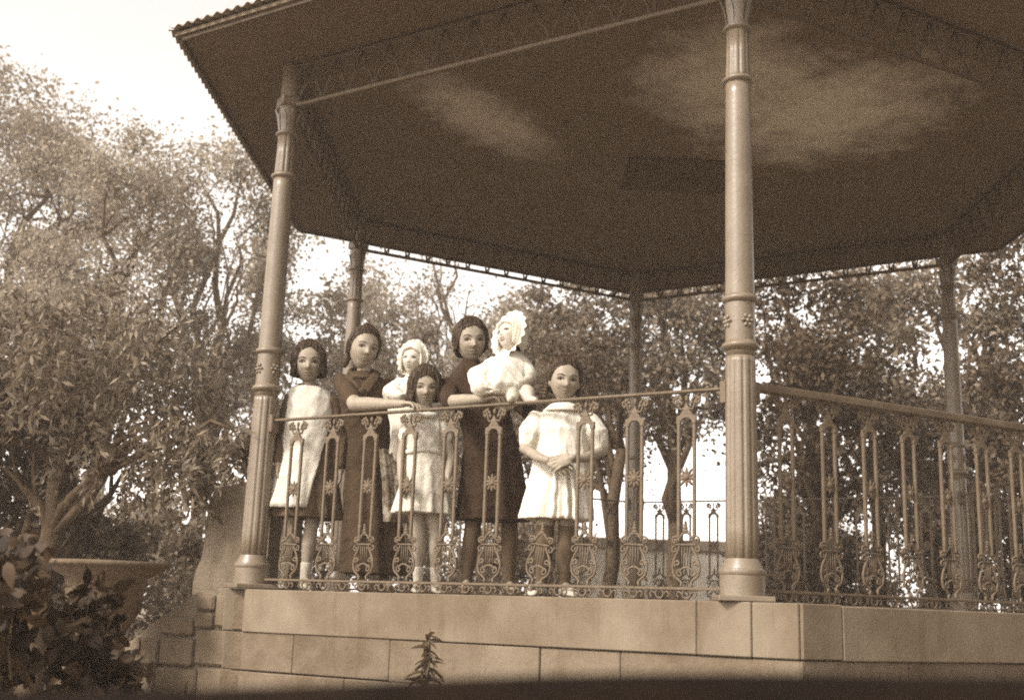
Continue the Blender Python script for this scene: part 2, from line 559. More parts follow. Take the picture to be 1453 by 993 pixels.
# dark quoin at the left corner of the front face
A = corner(1); e0 = (corner(0) - A).normalized(); n0 = face_n(0)
for (z0, z1) in ((-0.22, -0.008), (-0.425, -0.23), (-1.3, -0.43)):
    q = A + e0 * 0.082 - n0 * 0.15
    o = obj('quoin', MB().box((0, 0, 0), (0.105, 0.24, z1 - z0), ch=0.006), m_stone_dk, plinth, smooth=False)
    o.location = (q.x, q.y, (z0 + z1) / 2); o.rotation_euler = (0, 0, math.atan2(e0.y, e0.x))

# columns
C1, C2, C3, C4 = 1.104, 1.318, 2.371, 2.634
def flute(th, z):
    c = math.cos(12 * th)
    return 1 - 0.085 * max(0, c) ** 0.8
prof = [(0.068, 0.16), (0.071, 0.20)]
def shaft_mesh():
    mb = MB()
    seg = 96
    lo = [(0.070, 0.155), (0.0705, 0.30), (0.069, 0.6), (0.067, 0.9), (0.0655, 1.03), (0.0655, 1.055)]
    mb.lathe(lo, seg=seg, mod=lambda th, z: flute(th, z) if z < 1.04 else 1)
    mb.lathe([(0.062, C1 - 0.06), (0.0655, C1 + 0.02), (0.066, C2), (0.065, C2 + 0.03), (0.0635, 1.5), (0.061, 1.9), (0.0575, 2.3), (0.057, C3)], seg=48)
    mb.lathe([(0.054, C3 - .02), (0.056, C3 + 0.03), (0.053, 2.5), (0.051, C4)], seg=seg, mod=lambda th, z: 1 - 0.12 * max(0, math.cos(10 * th)) if C3 < z < C4 - .01 else 1)
    return mb
ms_shaft = shaft_mesh().mesh('column', m_iron_col)
ms_base = MB().box((0, 0, 0.012), (0.235, 0.235, 0.024), ch=0.004).lathe([(0.096, 0.02), (0.096, 0.108), (0.099, 0.112), (0.102, 0.122), (0.099, 0.132), (0.090, 0.136), (0.084, 0.15), (0.075, 0.168), (0.07, 0.178)], seg=40).mesh('column_base', m_iron_col)
ms_base.set_sharp_from_angle(angle=R(35))
def collar(z, r, h=0.05):
    return [(r - 0.014, z - h * .5), (r - 0.004, z - h * .28), (r + 0.002, z - h * .2), (r + 0.006, z), (r + 0.002, z + h * .18), (r - 0.006, z + h * .26), (r - 0.014, z + h * .5)]
ms_c1 = MB().lathe(collar(C1, 0.078), seg=40).mesh('collar', m_iron_col)
ms_c2 = MB().lathe(collar(C2, 0.076), seg=40).mesh('collar', m_iron_col)
ms_c3 = MB().lathe(collar(C3, 0.068, 0.04), seg=40).mesh('neck_ring', m_iron_col)
ms_c4 = MB().lathe(collar(C4, 0.062, 0.035), seg=40).mesh('neck_ring', m_iron_col)
def rosette_mb(rr, npet=6, c=(0, 0, 0), d=0.012):
    mb = MB().ell(c, (rr * .32, d, rr * .32), nu=10, nv=6)
    for k in range(npet):
        a = 2 * PI * k / npet
        mb.ell((c[0] + rr * .62 * math.cos(a), c[1], c[2] + rr * .62 * math.sin(a)), (rr * .36, d * .8, rr * .22), Matrix.Rotation(-a, 3, 'Y'), 8, 5)
    return mb
ms_ros = rosette_mb(0.034).mesh('rosette', m_iron_col)
cap = MB().lathe([(0.051, C4), (0.05, C4 + 0.05), (0.053, C4 + 0.09), (0.06, C4 + 0.13), (0.056, C4 + 0.15), (0.055, 3.072)], seg=32)
for k in range(8):     # upright leaves of the capital
    a = 2 * PI * k / 8
    d = Vector((math.cos(a), math.sin(a), 0)); t_ = Vector((-d.y, d.x, 0))
    pts = [(0.050, C4 + 0.01, 0.014), (0.056, C4 + 0.06, 0.019), (0.066, C4 + 0.105, 0.018), (0.080, C4 + 0.135, 0.010), (0.078, C4 + 0.15, 0.003)]
    vs = []
    for r_, z_, w_ in pts:
        vs += [d * r_ + t_ * w_ + Vector((0, 0, z_)), d * (r_ + .004) + Vector((0, 0, z_)), d * r_ - t_ * w_ + Vector((0, 0, z_))]
    fs = []
    for i in range(len(pts) - 1):
        fs += [(i * 3, i * 3 + 1, i * 3 + 4, i * 3 + 3), (i * 3 + 1, i * 3 + 2, i * 3 + 5, i * 3 + 4)]
    cap.add(vs, fs)
cap.box((0, 0, C4 + 0.20), (0.125, 0.125, 0.06), ch=0.006)
ms_cap = cap.mesh('capital', m_iron_col); ms_cap.set_sharp_from_angle(angle=R(40))
for k in range(6):
    c = link('column', ms_shaft, stand, (HV[k].x, HV[k].y, 0), R(-90 - 60 * k))
    for nm, me in (('column_base', ms_base), ('collar', ms_c1), ('collar', ms_c2), ('neck_ring', ms_c3), ('neck_ring', ms_c4), ('capital', ms_cap)):
        link(nm, me, c)
    for a in range(0, 360, 90):
        o = link('rosette', ms_ros, c)
        o.location = (0.066 * math.sin(R(a + 20)), -0.066 * math.cos(R(a + 20)), (C1 + C2) / 2); o.rotation_euler = (0, 0, R(a + 20))

# ---- railing bay (built once in bay coordinates, x along the bay)
def spiral(cx, cz, r0, r1, a0, a1, n=14):
    return [(cx + (r0 + (r1 - r0) * i / (n - 1)) * math.cos(a0 + (a1 - a0) * i / (n - 1)), 0, cz + (r0 + (r1 - r0) * i / (n - 1)) * math.sin(a0 + (a1 - a0) * i / (n - 1))) for i in range(n)]
def crv(pts, n=4):
    P = [Vector((p[0], 0, p[1])) for p in pts]; out = []
    for i in range(len(P) - 1):
        p0, p1, p2, p3 = P[max(i - 1, 0)], P[i], P[i + 1], P[min(i + 2, len(P) - 1)]
        for j in range(n):
            t = j / n
            out.append(0.5 * ((2 * p1) + (p2 - p0) * t + (2 * p0 - 5 * p1 + 4 * p2 - p3) * t * t + (3 * p1 - p0 - 3 * p2 + p3) * t ** 3))
    out.append(P[-1])
    return out
def frame_mb():
    mb = MB()
    for s in (-1, 1):
        mb.box((s * 0.037, 0, 0.525), (0.015, 0.016, 0.51), ch=0.003)
        mb.box((s * 0.037, 0, 0.782), (0.021, 0.02, 0.02), ch=0.003)
    # arched head plate
    o = [(-0.0465, 0.772), (-0.0465, 0.806), (-0.03, 0.812), (-0.018, 0.83), (0, 0.872), (0.018, 0.83), (0.03, 0.812), (0.0465, 0.806), (0.0465, 0.772)]
    inn = [(-0.0295, 0.772)] + [(-0.0295 * math.cos(PI * k / 6), 0.772 + 0.028 * math.sin(PI * k / 6)) for k in range(1, 6)]
    inn = [(-0.0295, 0.7725), (-0.027, 0.785), (-0.018, 0.797), (-0.009, 0.80), (0, 0.801), (0.009, 0.80), (0.018, 0.797), (0.027, 0.785), (0.0295, 0.7725)]
    vs = []
    for y in (-0.007, 0.007):
        vs += [(x, y, z) for x, z in o] + [(x, y, z) for x, z in inn]
    k = len(o); fs = []
    for i in range(k - 1):
        fs.append((i, i + 1, k + i + 1, k + i)); fs.append((2 * k + i, 3 * k + i, 3 * k + i + 1, 2 * k + i + 1))
        fs.append((i, 2 * k + i, 2 * k + i + 1, i + 1)); fs.append((k + i, k + i + 1, 3 * k + i + 1, 3 * k + i))
    mb.add(vs, fs)
    return mb
def palmette_mb():
    mb = MB()
    for s in (-1, 1):
        mb.tube([(s * p.x, 0, p.z) for p in crv([(0.012, 0.845), (0.026, 0.838), (0.036, 0.852), (0.040, 0.872), (0.052, 0.886), (0.062, 0.878), (0.058, 0.866)])], 0.0052, 6)
        for (x, z, a) in ((0.030, 0.884, 50), (0.046, 0.894, 20), (0.058, 0.888, -25), (0.024, 0.866, 80), (0.05, 0.868, -60)):
            mb.ell((s * x, 0, z), (0.0135, 0.007, 0.0075), Matrix.Rotation(-s * R(a), 3, 'Y'), 8, 5)
        mb.tube([(s * 0.04, 0, 0.888), (s * 0.038, 0, 0.905)], 0.006, 6)
    mb.ell((0, 0, 0.888), (0.009, 0.007, 0.016), None, 8, 6)
    return mb
def star_mb():
    mb = MB().ell((0, 0, 0.534), (0.017, 0.013, 0.017), nu=10, nv=6)
    for k in range(10):
        a = 2 * PI * k / 10 + PI / 2
        rr = 0.046
        c = Vector((0.5 * rr * math.cos(a), 0, 0.534 + 0.5 * rr * math.sin(a)))
        mb.ell(c, (rr * .52, 0.006, 0.0072), Matrix.Rotation(-a, 3, 'Y'), 6, 6)
    return mb
def lyre_mb():
    mb = MB()
    for s in (-1, 1):
        mb.tube([(s * p.x, 0, p.z) for p in crv([(0.030, 0.236), (0.034, 0.214), (0.048, 0.190), (0.060, 0.160), (0.063, 0.132), (0.055, 0.104), (0.036, 0.088), (0.022, 0.074)])], [0.0058] * 29, 6)
        mb.tube([(s * x, 0, z) for x, _, z in spiral(0.050, 0.258, 0.019, 0.006, R(200), R(-230), 16)], 0.0052, 6)
        mb.tube([(s * x, 0, z) for x, _, z in spiral(0.053, 0.217, 0.015, 0.005, R(90), R(-260), 12)], 0.0045, 5)
        mb.tube([(s * x, 0, z) for x, _, z in spiral(0.041, 0.157, 0.016, 0.004, R(-60), R(330), 14)], 0.0048, 5)
        mb.tube([(s * x, 0, z) for x, _, z in spiral(0.030, 0.114, 0.018, 0.005, R(95), R(-250), 14)], 0.0048, 5)
        mb.ell((s * 0.05, 0, 0.258), (0.008, 0.009, 0.008), None, 8, 5)
        mb.tube([(s * 0.022, 0, 0.078), (s * 0.026, 0, 0.052)], 0.006, 6)
    mb.tube([(p.x, 0, p.z) for p in crv([(-0.032, 0.118), (-0.02, 0.134), (0, 0.140), (0.02, 0.134), (0.032, 0.118)])], 0.0052, 6)
    mb.box((0, 0, 0.237), (0.098, 0.013, 0.010), ch=0.002)
    for x in (-0.019, -0.0065, 0.0065, 0.019):
        mb.tube([(x, 0, 0.138), (x, 0, 0.236)], 0.0026, 5)
    mb.tube([(p.x, 0, p.z) for p in crv([(-0.045, 0.275), (-0.028, 0.268), (-0.016, 0.284), (0, 0.29), (0.016, 0.284), (0.028, 0.268), (0.045, 0.275)])], 0.006, 6)
    for (z, r_) in ((0.296, 0.015), (0.31, 0.0125), (0.323, 0.0095), (0.334, 0.006)):
        mb.ell((0, 0, z), (r_, 0.009, 0.009), None, 8, 5)
    return mb
def foot_mb():
    mb = MB()
    mb.tube([(x, 0, z) for x, _, z in spiral(0, 0.026, 0.019, 0.019, 0, 2 * PI, 16)][:-1], 0.005, 5, closed=True)
    for s in (-1, 1):
        mb.tube([(s * p.x, 0, p.z) for p in crv([(0.02, 0.026), (0.036, 0.036), (0.045, 0.022), (0.036, 0.012)])], 0.0045, 5)
    return mb
ms_frame = frame_mb().mesh('baluster_frame', m_iron, False)
ms_palm = palmette_mb().mesh('palmette', m_iron)
ms_star = star_mb().mesh('star', m_iron)
ms_lyre = lyre_mb().mesh('lyre', m_iron)
ms_foot = foot_mb().mesh('foot_scroll', m_iron)
def railing(k, heavy=False, broken=None):
    A, B = HV[(k + 1) % 6], HV[k]
    e = (B - A).normalized(); rz = math.atan2(e.y, e.x)
    mb = MB()
    hh = 0.036 if heavy else 0.014
    mb.box((1.4, 0, 0.912 + hh / 2), (2.8 - 0.13, 0.055 if heavy else 0.028, hh), ch=0.004)
    mb.box((1.4, 0, 0.049), (2.8 - 0.14, 0.018, 0.012), ch=0.002)
    for x in (0.072, 2.728):
        mb.box((x, 0, 0.90), (0.03, 0.06, 0.10), ch=0.004)
    rl = obj('railing', mb, m_rail if heavy else m_iron, stand, smooth=False, loc=(A.x, A.y, 0), rz=rz)
    for i in range(10):
        x = 2.8 * (i + 1) / 11
        if i == broken:
            o = link('lyre', ms_lyre, rl, (x + 0.005, 0, 0.0)); o.rotation_euler = (0, R(6), 0)
            o['label'] = 'lyre with its upright bars broken away, leaning'
        else:
            for nm, me in (('baluster_frame', ms_frame), ('palmette', ms_palm), ('star', ms_star), ('lyre', ms_lyre)):
                o = link(nm, me, rl, (x, 0, 0))
                if nm == 'lyre': o.rotation_euler = (0, R(random.uniform(-1.2, 1.2)), 0)
        link('foot_scroll', ms_foot, rl, (x, 0, 0))
        if i < 9: link('foot_scroll', ms_foot, rl, (x + 1.4 / 11, 0, 0))
    return rl
railing(0, False, 6)
railing(5, True)
for k in (4, 3, 2): railing(k)

# ---- trusses under the ceiling
def truss(k):
    A, B = HV[(k + 1) % 6], HV[k]
    e = (B - A).normalized(); rz = math.atan2(e.y, e.x)
    mb = MB()
    mb.box((1.4, 0, 2.812), (2.8 - 0.10, 0.03, 0.022), ch=0.003)
    mb.box((1.4, 0, 3.058), (2.8 - 0.10, 0.04, 0.02), ch=0.003)
    t = obj('truss', mb, m_iron_dark if k else m_iron, stand, smooth=False, loc=(A.x, A.y, 0), rz=rz)
    n_ = 14; st = 2.68 / n_
    lat = MB()
    for i in range(n_):
        x0 = 0.06 + i * st
        lat.tube([(x0, 0, 2.822), (x0 + st / 2, 0, 3.052)], 0.006, 5)
        lat.tube([(x0 + st / 2, 0, 3.052), (x0 + st, 0, 2.822)], 0.006, 5)
        lat.tube([(x0 + st * .5 + st * .42 * math.cos(PI * j / 8), 0.004, 2.825 + 0.12 * math.sin(PI * j / 8)) for j in range(9)], 0.006, 5)
    obj('lattice', lat, m_iron_dark, t)
for k in range(6): truss(k)

# ---- ceiling and roof
EK = 1.25
EH = [hexv(k, EK) for k in range(6)]
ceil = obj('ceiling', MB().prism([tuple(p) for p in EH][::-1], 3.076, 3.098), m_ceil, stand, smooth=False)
hm = MB().box((0, 0, 0), (0.76, 0.62, 0.02), ch=0.004)
hatch = obj('ceiling_hatch', hm, m_hatch, ceil, smooth=False, loc=(0.08, 0.22, 3.068), rz=R(2))
for k in range(6):
    A, B = EH[(k + 1) % 6], EH[k]
    e = (B - A).normalized(); c = (A + B) / 2; n_ = c.normalized()
    b = MB().box((0, 0, 0), ((B - A).length - 0.06, 0.018, 0.026), ch=0.003)
    obj('eave_batten', b, m_iron_dark, ceil, smooth=False, loc=(c.x - n_.x * 0.03, c.y - n_.y * 0.03, 3.066), rz=math.atan2(e.y, e.x))
roof = None
for k in range(6):
    A, B = hexv((k + 1) % 6, EK * 1.012), hexv(k, EK * 1.012)
    e = (B - A).normalized(); n_ = ((A + B) / 2).normalized(); Ln = (B - A).length
    nn = int(Ln / 0.076 * 6); inr = ((A + B) / 2).length
    vs = []; fs = []
    for i in range(nn + 1):
        u = Ln * i / nn
        wv = 0.011 * math.cos(2 * PI * u / 0.076)
        top = min(u, Ln - u) / (Ln / 2) * inr
        p0 = A + e * u; p1 = p0 - n_ * top
        vs += [(p0.x, p0.y, 3.115 + wv), (p1.x, p1.y, 3.115 + 0.9 * top / inr + wv),
               (p0.x, p0.y, 3.112 + wv), (p1.x, p1.y, 3.112 + 0.9 * top / inr + wv)]
    for i in range(nn):
        a = i * 4
        fs += [(a, a + 4, a + 5, a + 1), (a + 2, a + 3, a + 7, a + 6), (a, a + 2, a + 6, a + 4)]
    mb = MB().add(vs, fs)
    if roof is None:
        roof = obj('roof', mb, m_tin, stand)
    else:
        obj('roof_slope', mb, m_tin, roof)

# ------------------------------------------------------------------ stair on the left side
e1 = Vector((math.cos(R(-30)), math.sin(R(-30)))); n1 = Vector((0.5, 0.866025))
def bay(u, v, z=0.0):
    p = HV[1] + e1 * u + n1 * v
    return Vector((p.x, p.y, z))
def extrude_uz(poly, v0, v1):
    """outline in bay coordinates (u, z), extruded between two depths v"""
    n_ = len(poly)
    vs = [bay(u, v0, z) for u, z in poly] + [bay(u, v1, z) for u, z in poly]
    fs = [tuple(range(n_)), tuple(range(2 * n_ - 1, n_ - 1, -1))]
    fs += [(i, n_ + i, n_ + (i + 1) % n_, (i + 1) % n_) for i in range(n_)]
    return MB().add(vs, fs)
stair = thing('stair', 'short masonry stair with a rounded stucco parapet beside the left column', 'stair')
par = [(-0.10, -0.02), (-0.10, 0.60), (-0.3, 0.605), (-0.50, 0.59), (-0.565, 0.56), (-0.60, 0.49), (-0.605, 0.40), (-0.605, 0.26), (-0.62, 0.17), (-0.655, 0.10), (-0.672, 0.03), (-0.67, -0.03), (-0.655, -0.08), (-0.63, -0.12), (-0.59, -0.15), (-0.5, -0.16), (-0.3, -0.06)]
o = obj('parapet', extrude_uz(par, 0.22, 0.50), m_stucco, stair, smooth=False)
chk = [(-0.055, -0.012), (-0.38, -0.03), (-0.55, -0.125), (-0.74, -0.225), (-0.80, -0.27), (-1.3, -0.55), (-1.9, -0.9), (-2.3, -1.3), (-0.055, -1.3)]
o = obj('stair_cheek', extrude_uz(chk, -0.02, 0.21), m_stucco, stair, smooth=False)
stair_cheek = o
bl = random.Random(3)
for (u0, u1, z0, z1) in ((-0.21, -0.06, -0.215, -0.035), (-0.36, -0.215, -0.13, -0.04), (-0.36, -0.215, -0.225, -0.135), (-0.34, -0.06, -0.42, -0.225),
                         (-0.62, -0.365, -0.27, -0.165), (-0.60, -0.345, -0.43, -0.28), (-0.80, -0.605, -0.44, -0.29), (-0.30, -0.06, -0.64, -0.425), (-0.62, -0.305, -0.63, -0.44), (-0.95, -0.625, -0.62, -0.45)):
    w_, h_ = u1 - u0 - 0.008, z1 - z0 - 0.008
    p = bay((u0 + u1) / 2, -0.02, (z0 + z1) / 2)
    obj('stone_block', MB().box((0, 0, 0), (w_, 0.06 + bl.uniform(0, .03), h_), ch=0.012), m_stone, stair_cheek, smooth=False, loc=p, rz=R(-30 + bl.uniform(-2, 2)))
for i in range(5):
    u = -0.15 - i * 0.3
    obj('tread', MB().box((0, 0, 0), (0.3, 1.6, 0.17), ch=0.008), m_floor, stair, smooth=False, loc=bay(u - 0.05, 1.35, -0.10 - i * 0.18), rz=R(-30))

# ------------------------------------------------------------------ garden urn
urn = thing('garden_urn', 'wide-rimmed dark stone urn on a pedestal left of the stair', 'urn', (-3.20, -1.46, 0))
obj('bowl', MB().lathe([(0.02, -0.30), (0.12, -0.30), (0.13, -0.25), (0.185, -0.15), (0.20, -0.05), (0.215, 0.03), (0.30, 0.075), (0.305, 0.085), (0.33, 0.09), (0.335, 0.102), (0.33, 0.115), (0.28, 0.118), (0.26, 0.08), (0.02, 0.05)], seg=48,
    mod=lambda th, z: 1 + (0.02 * math.cos(18 * th) if -0.2 < z < 0.02 else 0)), m_urn, urn)
obj('pedestal', MB().lathe([(0.26, -1.35), (0.26, -1.2), (0.22, -1.15), (0.20, -0.55), (0.24, -0.5), (0.24, -0.42), (0.14, -0.38), (0.12, -0.29)], seg=32), m_urn, urn)

# ------------------------------------------------------------------ garden wall
gw = thing('garden_wall', 'pale plastered garden wall with a dark top band beyond the bandstand', 'wall', (1.9, 12.2, 0), R(1))
obj('wall_face', MB().box((0, 0, -0.17), (4.4, 0.3, 2.3)), m_wall, gw, smooth=False)
obj('wall_coping', MB().box((0, 0, 1.075), (4.5, 0.4, 0.19), ch=0.02), m_wallcap, gw, smooth=False)

# ------------------------------------------------------------------ vegetation
def leaf_mesh(name, m, C, D, L, W, curl=0.0):
    """one kite-shaped leaf per centre; C, D: n x 3, L, W: n"""
    n_ = len(C)
    D = D / np.maximum(np.linalg.norm(D, axis=1, keepdims=True), 1e-6)
    r_ = RNG.normal(size=(n_, 3))
    S = np.cross(D, r_); S /= np.maximum(np.linalg.norm(S, axis=1, keepdims=True), 1e-6)
    V = np.empty((n_, 4, 3))
    V[:, 0] = C
    V[:, 1] = C + D * (L * 0.45)[:, None] + S * (W * .5)[:, None]
    V[:, 2] = C + D * L[:, None]
    V[:, 3] = C + D * (L * 0.45)[:, None] - S * (W * .5)[:, None]
    me = bpy.data.meshes.new(name)
    me.vertices.add(n_ * 4)
    me.vertices.foreach_set('co', V.reshape(-1))
    me.loops.add(n_ * 4)
    me.loops.foreach_set('vertex_index', np.arange(n_ * 4, dtype=np.int32))
    me.polygons.add(n_)
    me.polygons.foreach_set('loop_start', np.arange(0, n_ * 4, 4, dtype=np.int32))
    me.polygons.foreach_set('loop_total', np.full(n_, 4, dtype=np.int32))
    me.materials.append(m)
    me.update(calc_edges=True)
    return me

def near_leaf_mesh(name, m, C, D, L, W):
    """six-cornered curved leaves, for bushes close to the camera"""
    n_ = len(C)
    D = D / np.linalg.norm(D, axis=1, keepdims=True)
    r_ = RNG.normal(size=(n_, 3))
    S = np.cross(D, r_); S /= np.linalg.norm(S, axis=1, keepdims=True)
    Nn = np.cross(D, S)
    V = np.empty((n_, 8, 3))
    for k, (a, b, c) in enumerate(((0, 0, 0), (.2, -.38, .05), (.5, -.5, 0), (.8, -.28, -.12), (1, 0, -.25), (.8, .28, -.12), (.5, .5, 0), (.2, .38, .05))):
        V[:, k] = C + D * (L * a)[:, None] + S * (W * b)[:, None] + Nn * (L * c)[:, None]
    idx = np.arange(n_)[:, None] * 8
    F = [tuple(x) for q in ((0, 1, 7), (1, 2, 6, 7), (2, 3, 5, 6), (3, 4, 5)) for x in (idx + np.array(q)).tolist()]
    me = bpy.data.meshes.new(name)
    me.from_pydata(V.reshape(-1, 3).tolist(), [], F)
    me.materials.append(m)
    me.polygons.foreach_set('use_smooth', [True] * len(me.polygons))
    return me

def crown_points(n_cl, n_leaf, c, r, shell=0.55, cr=(0.22, 0.42), flat=0.75):
    d = RNG.normal(size=(n_cl, 3)); d /= np.linalg.norm(d, axis=1, keepdims=True)
    rad = shell + (1 - shell) * RNG.random(n_cl) ** 0.7
    cl = np.array(c) + d * rad[:, None] * np.array(r)
    per = np.maximum(8, (n_leaf / n_cl * (0.4 + 1.2 * RNG.random(n_cl))).astype(int))
    pts = []
    for i in range(n_cl):
        s = RNG.uniform(*cr)
        g_ = RNG.normal(size=(per[i], 3)) * np.array([s, s, s * flat]) * 0.62
        pts.append(cl[i] + g_)
    return cl, np.concatenate(pts)

def limb_path(a, b, sag=0.1, n=6, wob=0.06):
    a, b = Vector(a), Vector(b); out = []
    Ln = (b - a).length
    for i in range(n + 1):
        t = i / n
        p = a.lerp(b, t)
        p.z += sag * Ln * math.sin(PI * t)
        if 0 < i < n: p += Vector((random.uniform(-1, 1), random.uniform(-1, 1), random.uniform(-.6, .6))) * wob * Ln
        out.append(p)
    return out

def tree(name, label, x, y, z0, z1, r, leaves=14000, clusters=46, leaf=(0.05, 0.09), m=None, bark=None, tr=0.11, limbs=9, lean=0.0, group='trees round the bandstand', weep=False, extra=(), trunk_top=None, cr=(0.2, 0.42), ry=None):
    t = thing(name, label, 'tree', (x, y, -1.3), 0, group)
    zc, rz = (z0 + z1) / 2 + 1.3, (z1 - z0) / 2
    c = np.array([0.0, 0.0, zc])
    cl, P = crown_points(clusters, leaves, c, (r, ry or r, rz), cr=cr)
    n_ = len(P)
    if weep:     # hanging strands of narrow leaflets
        st = RNG.random((max(60, leaves // 60), 3))
        a = st[:, 0] * 2 * PI
        top = np.stack([np.cos(a) * np.sqrt(st[:, 1]) * r, np.sin(a) * np.sqrt(st[:, 1]) * r, zc + rz * (0.1 + 0.9 * st[:, 2] * (1 - 0.5 * st[:, 1]))], 1)
        ln = (0.25 + 0.75 * RNG.random(len(top))) * rz * 1.1
        k = 60
        tt = np.linspace(0, 1, k)
        P = top[:, None, :] + np.stack([np.zeros((len(top), k)), np.zeros((len(top), k)), -ln[:, None] * tt[None, :]], 2)
        P[:, :, 0] += (0.10 * np.sin(tt * 3 + st[:, :1] * 9)) ; P[:, :, 1] += 0.06 * np.cos(tt * 4 + st[:, 1:2] * 9)
        for (ex, ey, ez, el, en) in extra:       # a bough reaching out with its own strands
            tp = np.array([ex - x, ey - y, ez + 1.3]) + RNG.normal(size=(en, 3)) * np.array([.07, .07, .06])
            l2 = el * RNG.uniform(.5, 1.0, en)
            q_ = tp[:, None, :] + np.stack([np.zeros((en, k)), np.zeros((en, k)), -l2[:, None] * tt[None, :]], 2)
            q_[:, :, 0] += 0.03 * np.sin(tt * 4 + RNG.random((en, 1)) * 9)
            P = np.concatenate([P, q_]); top = np.concatenate([top, tp])
        P = P.reshape(-1, 3) + RNG.normal(size=(len(top) * k, 3)) * 0.028
        n_ = len(P)
        D = RNG.normal(size=(n_, 3)); D[:, 2] -= 0.9
        Wf = 0.3
    else:
        D = RNG.normal(size=(n_, 3)); D[:, 2] -= 0.25
        Wf = 0.55
    L = RNG.uniform(leaf[0], leaf[1], n_)
    tk = MB()
    zt = trunk_top if trunk_top is not None else zc - rz * 0.55
    pts = [(0, 0, 0)]
    for i in range(1, 6):
        q = i / 5
        pts.append((lean * q * zt + random.uniform(-.05, .05), random.uniform(-.05, .05), zt * q))
    tk.tube([(p[0], p[1], p[2]) for p in pts], [tr * (1.35, 1.05, 0.95, 0.88, 0.8, 0.7)[i] for i in range(6)], 9)
    order = list(range(len(cl))); random.shuffle(order)
    for j in order[:limbs]:
        b = cl[j]
        s_i = random.choice((3, 4, 5))
        a = pts[s_i]
        pth = limb_path(a, b, 0.12)
        r0 = tr * random.uniform(.38, .6)
        tk.tube(pth, [r0 * (1 - 0.85 * i / (len(pth) - 1)) for i in range(len(pth))], 6)
        for q in range(2):
            k0 = random.randint(2, 4)
            b2 = cl[random.choice(order)]
            b2 = Vector(b2).lerp(pth[-1], 0.5)
            p2 = limb_path(pth[k0], b2, 0.08, 5)
            tk.tube(p2, [r0 * 0.4 * (1 - 0.85 * i / (len(p2) - 1)) for i in range(len(p2))], 5)
    for (ex, ey, ez, el, en) in extra:
        pth = limb_path(pts[4], (ex - x, ey - y, ez + 1.34), 0.12)
        tk.tube(pth, [tr * 0.4 * (1 - 0.8 * i / (len(pth) - 1)) for i in range(len(pth))], 6)
    obj('trunk', tk, bark or m_bark, t)
    link('crown', leaf_mesh('crown', m or m_leaf, P, D, L, L * Wf), t)
    return t

def shrub(name, label, x, y, z0, z1, r, leaves=5000, m=None, group='shrubs behind the bandstand', leaf=(0.05, 0.09), clusters=22):
    t = thing(name, label, 'shrub', (x, y, -1.3), 0, group)
    zc, rz = (z0 + z1) / 2 + 1.3, (z1 - z0) / 2
    cl, P = crown_points(clusters, leaves, (0, 0, zc), (r, r * .8, rz), shell=0.3, cr=(0.15, 0.28))
    n_ = len(P)
    L = RNG.uniform(leaf[0], leaf[1], n_)
    st = MB()
    for j in range(min(8, len(cl))):
        p = limb_path((random.uniform(-.1, .1), random.uniform(-.1, .1), 0), cl[j], 0.05, 6, 0.04)
        st.tube(p, [0.022 * (1 - 0.75 * i / 6) for i in range(7)], 5)
    obj('stem', st, m_bark, t)
    link('foliage', leaf_mesh('foliage', m or m_leaf_d, P, RNG.normal(size=(n_, 3)), L, L * .55), t)
    return t

# left, against the sky
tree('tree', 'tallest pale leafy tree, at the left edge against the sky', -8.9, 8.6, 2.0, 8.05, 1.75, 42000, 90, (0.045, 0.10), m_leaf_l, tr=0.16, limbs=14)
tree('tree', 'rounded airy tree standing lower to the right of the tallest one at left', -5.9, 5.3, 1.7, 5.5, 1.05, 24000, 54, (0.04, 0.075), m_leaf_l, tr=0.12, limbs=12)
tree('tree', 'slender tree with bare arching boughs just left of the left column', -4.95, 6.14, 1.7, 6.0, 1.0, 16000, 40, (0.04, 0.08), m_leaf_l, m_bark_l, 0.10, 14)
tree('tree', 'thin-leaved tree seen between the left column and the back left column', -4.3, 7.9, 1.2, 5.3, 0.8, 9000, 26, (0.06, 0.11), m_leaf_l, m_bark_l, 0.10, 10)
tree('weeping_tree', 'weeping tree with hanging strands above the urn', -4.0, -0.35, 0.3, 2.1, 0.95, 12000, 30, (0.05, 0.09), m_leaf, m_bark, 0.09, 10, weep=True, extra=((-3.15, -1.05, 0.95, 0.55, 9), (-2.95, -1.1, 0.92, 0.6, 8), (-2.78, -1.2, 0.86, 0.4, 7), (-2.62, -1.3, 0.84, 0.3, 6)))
tree('weeping_tree', 'dark weeping tree at the far left edge above the broad-leaved bush', -4.75, 0.2, 0.0, 2.0, 0.75, 16000, 26, (0.05, 0.09), m_leaf_d, m_bark, 0.09, 8, weep=True)
# behind the bandstand
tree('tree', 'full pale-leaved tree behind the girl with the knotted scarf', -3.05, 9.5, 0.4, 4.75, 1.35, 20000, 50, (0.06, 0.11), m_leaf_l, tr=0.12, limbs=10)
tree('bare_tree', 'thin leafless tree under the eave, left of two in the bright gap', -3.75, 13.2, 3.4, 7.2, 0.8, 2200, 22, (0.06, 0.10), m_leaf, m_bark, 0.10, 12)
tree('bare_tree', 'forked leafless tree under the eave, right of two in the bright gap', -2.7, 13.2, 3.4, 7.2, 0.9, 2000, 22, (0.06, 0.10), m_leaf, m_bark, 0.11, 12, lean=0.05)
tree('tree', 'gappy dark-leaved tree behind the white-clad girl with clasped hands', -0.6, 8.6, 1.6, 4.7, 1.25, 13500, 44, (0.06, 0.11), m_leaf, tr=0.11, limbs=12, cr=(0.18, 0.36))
tree('tree', 'small rounded tree behind the baby in the frilled bonnet', -1.42, 10.8, 2.3, 5.15, 0.95, 13000, 36, (0.06, 0.11), m_leaf_l, tr=0.1, limbs=8)
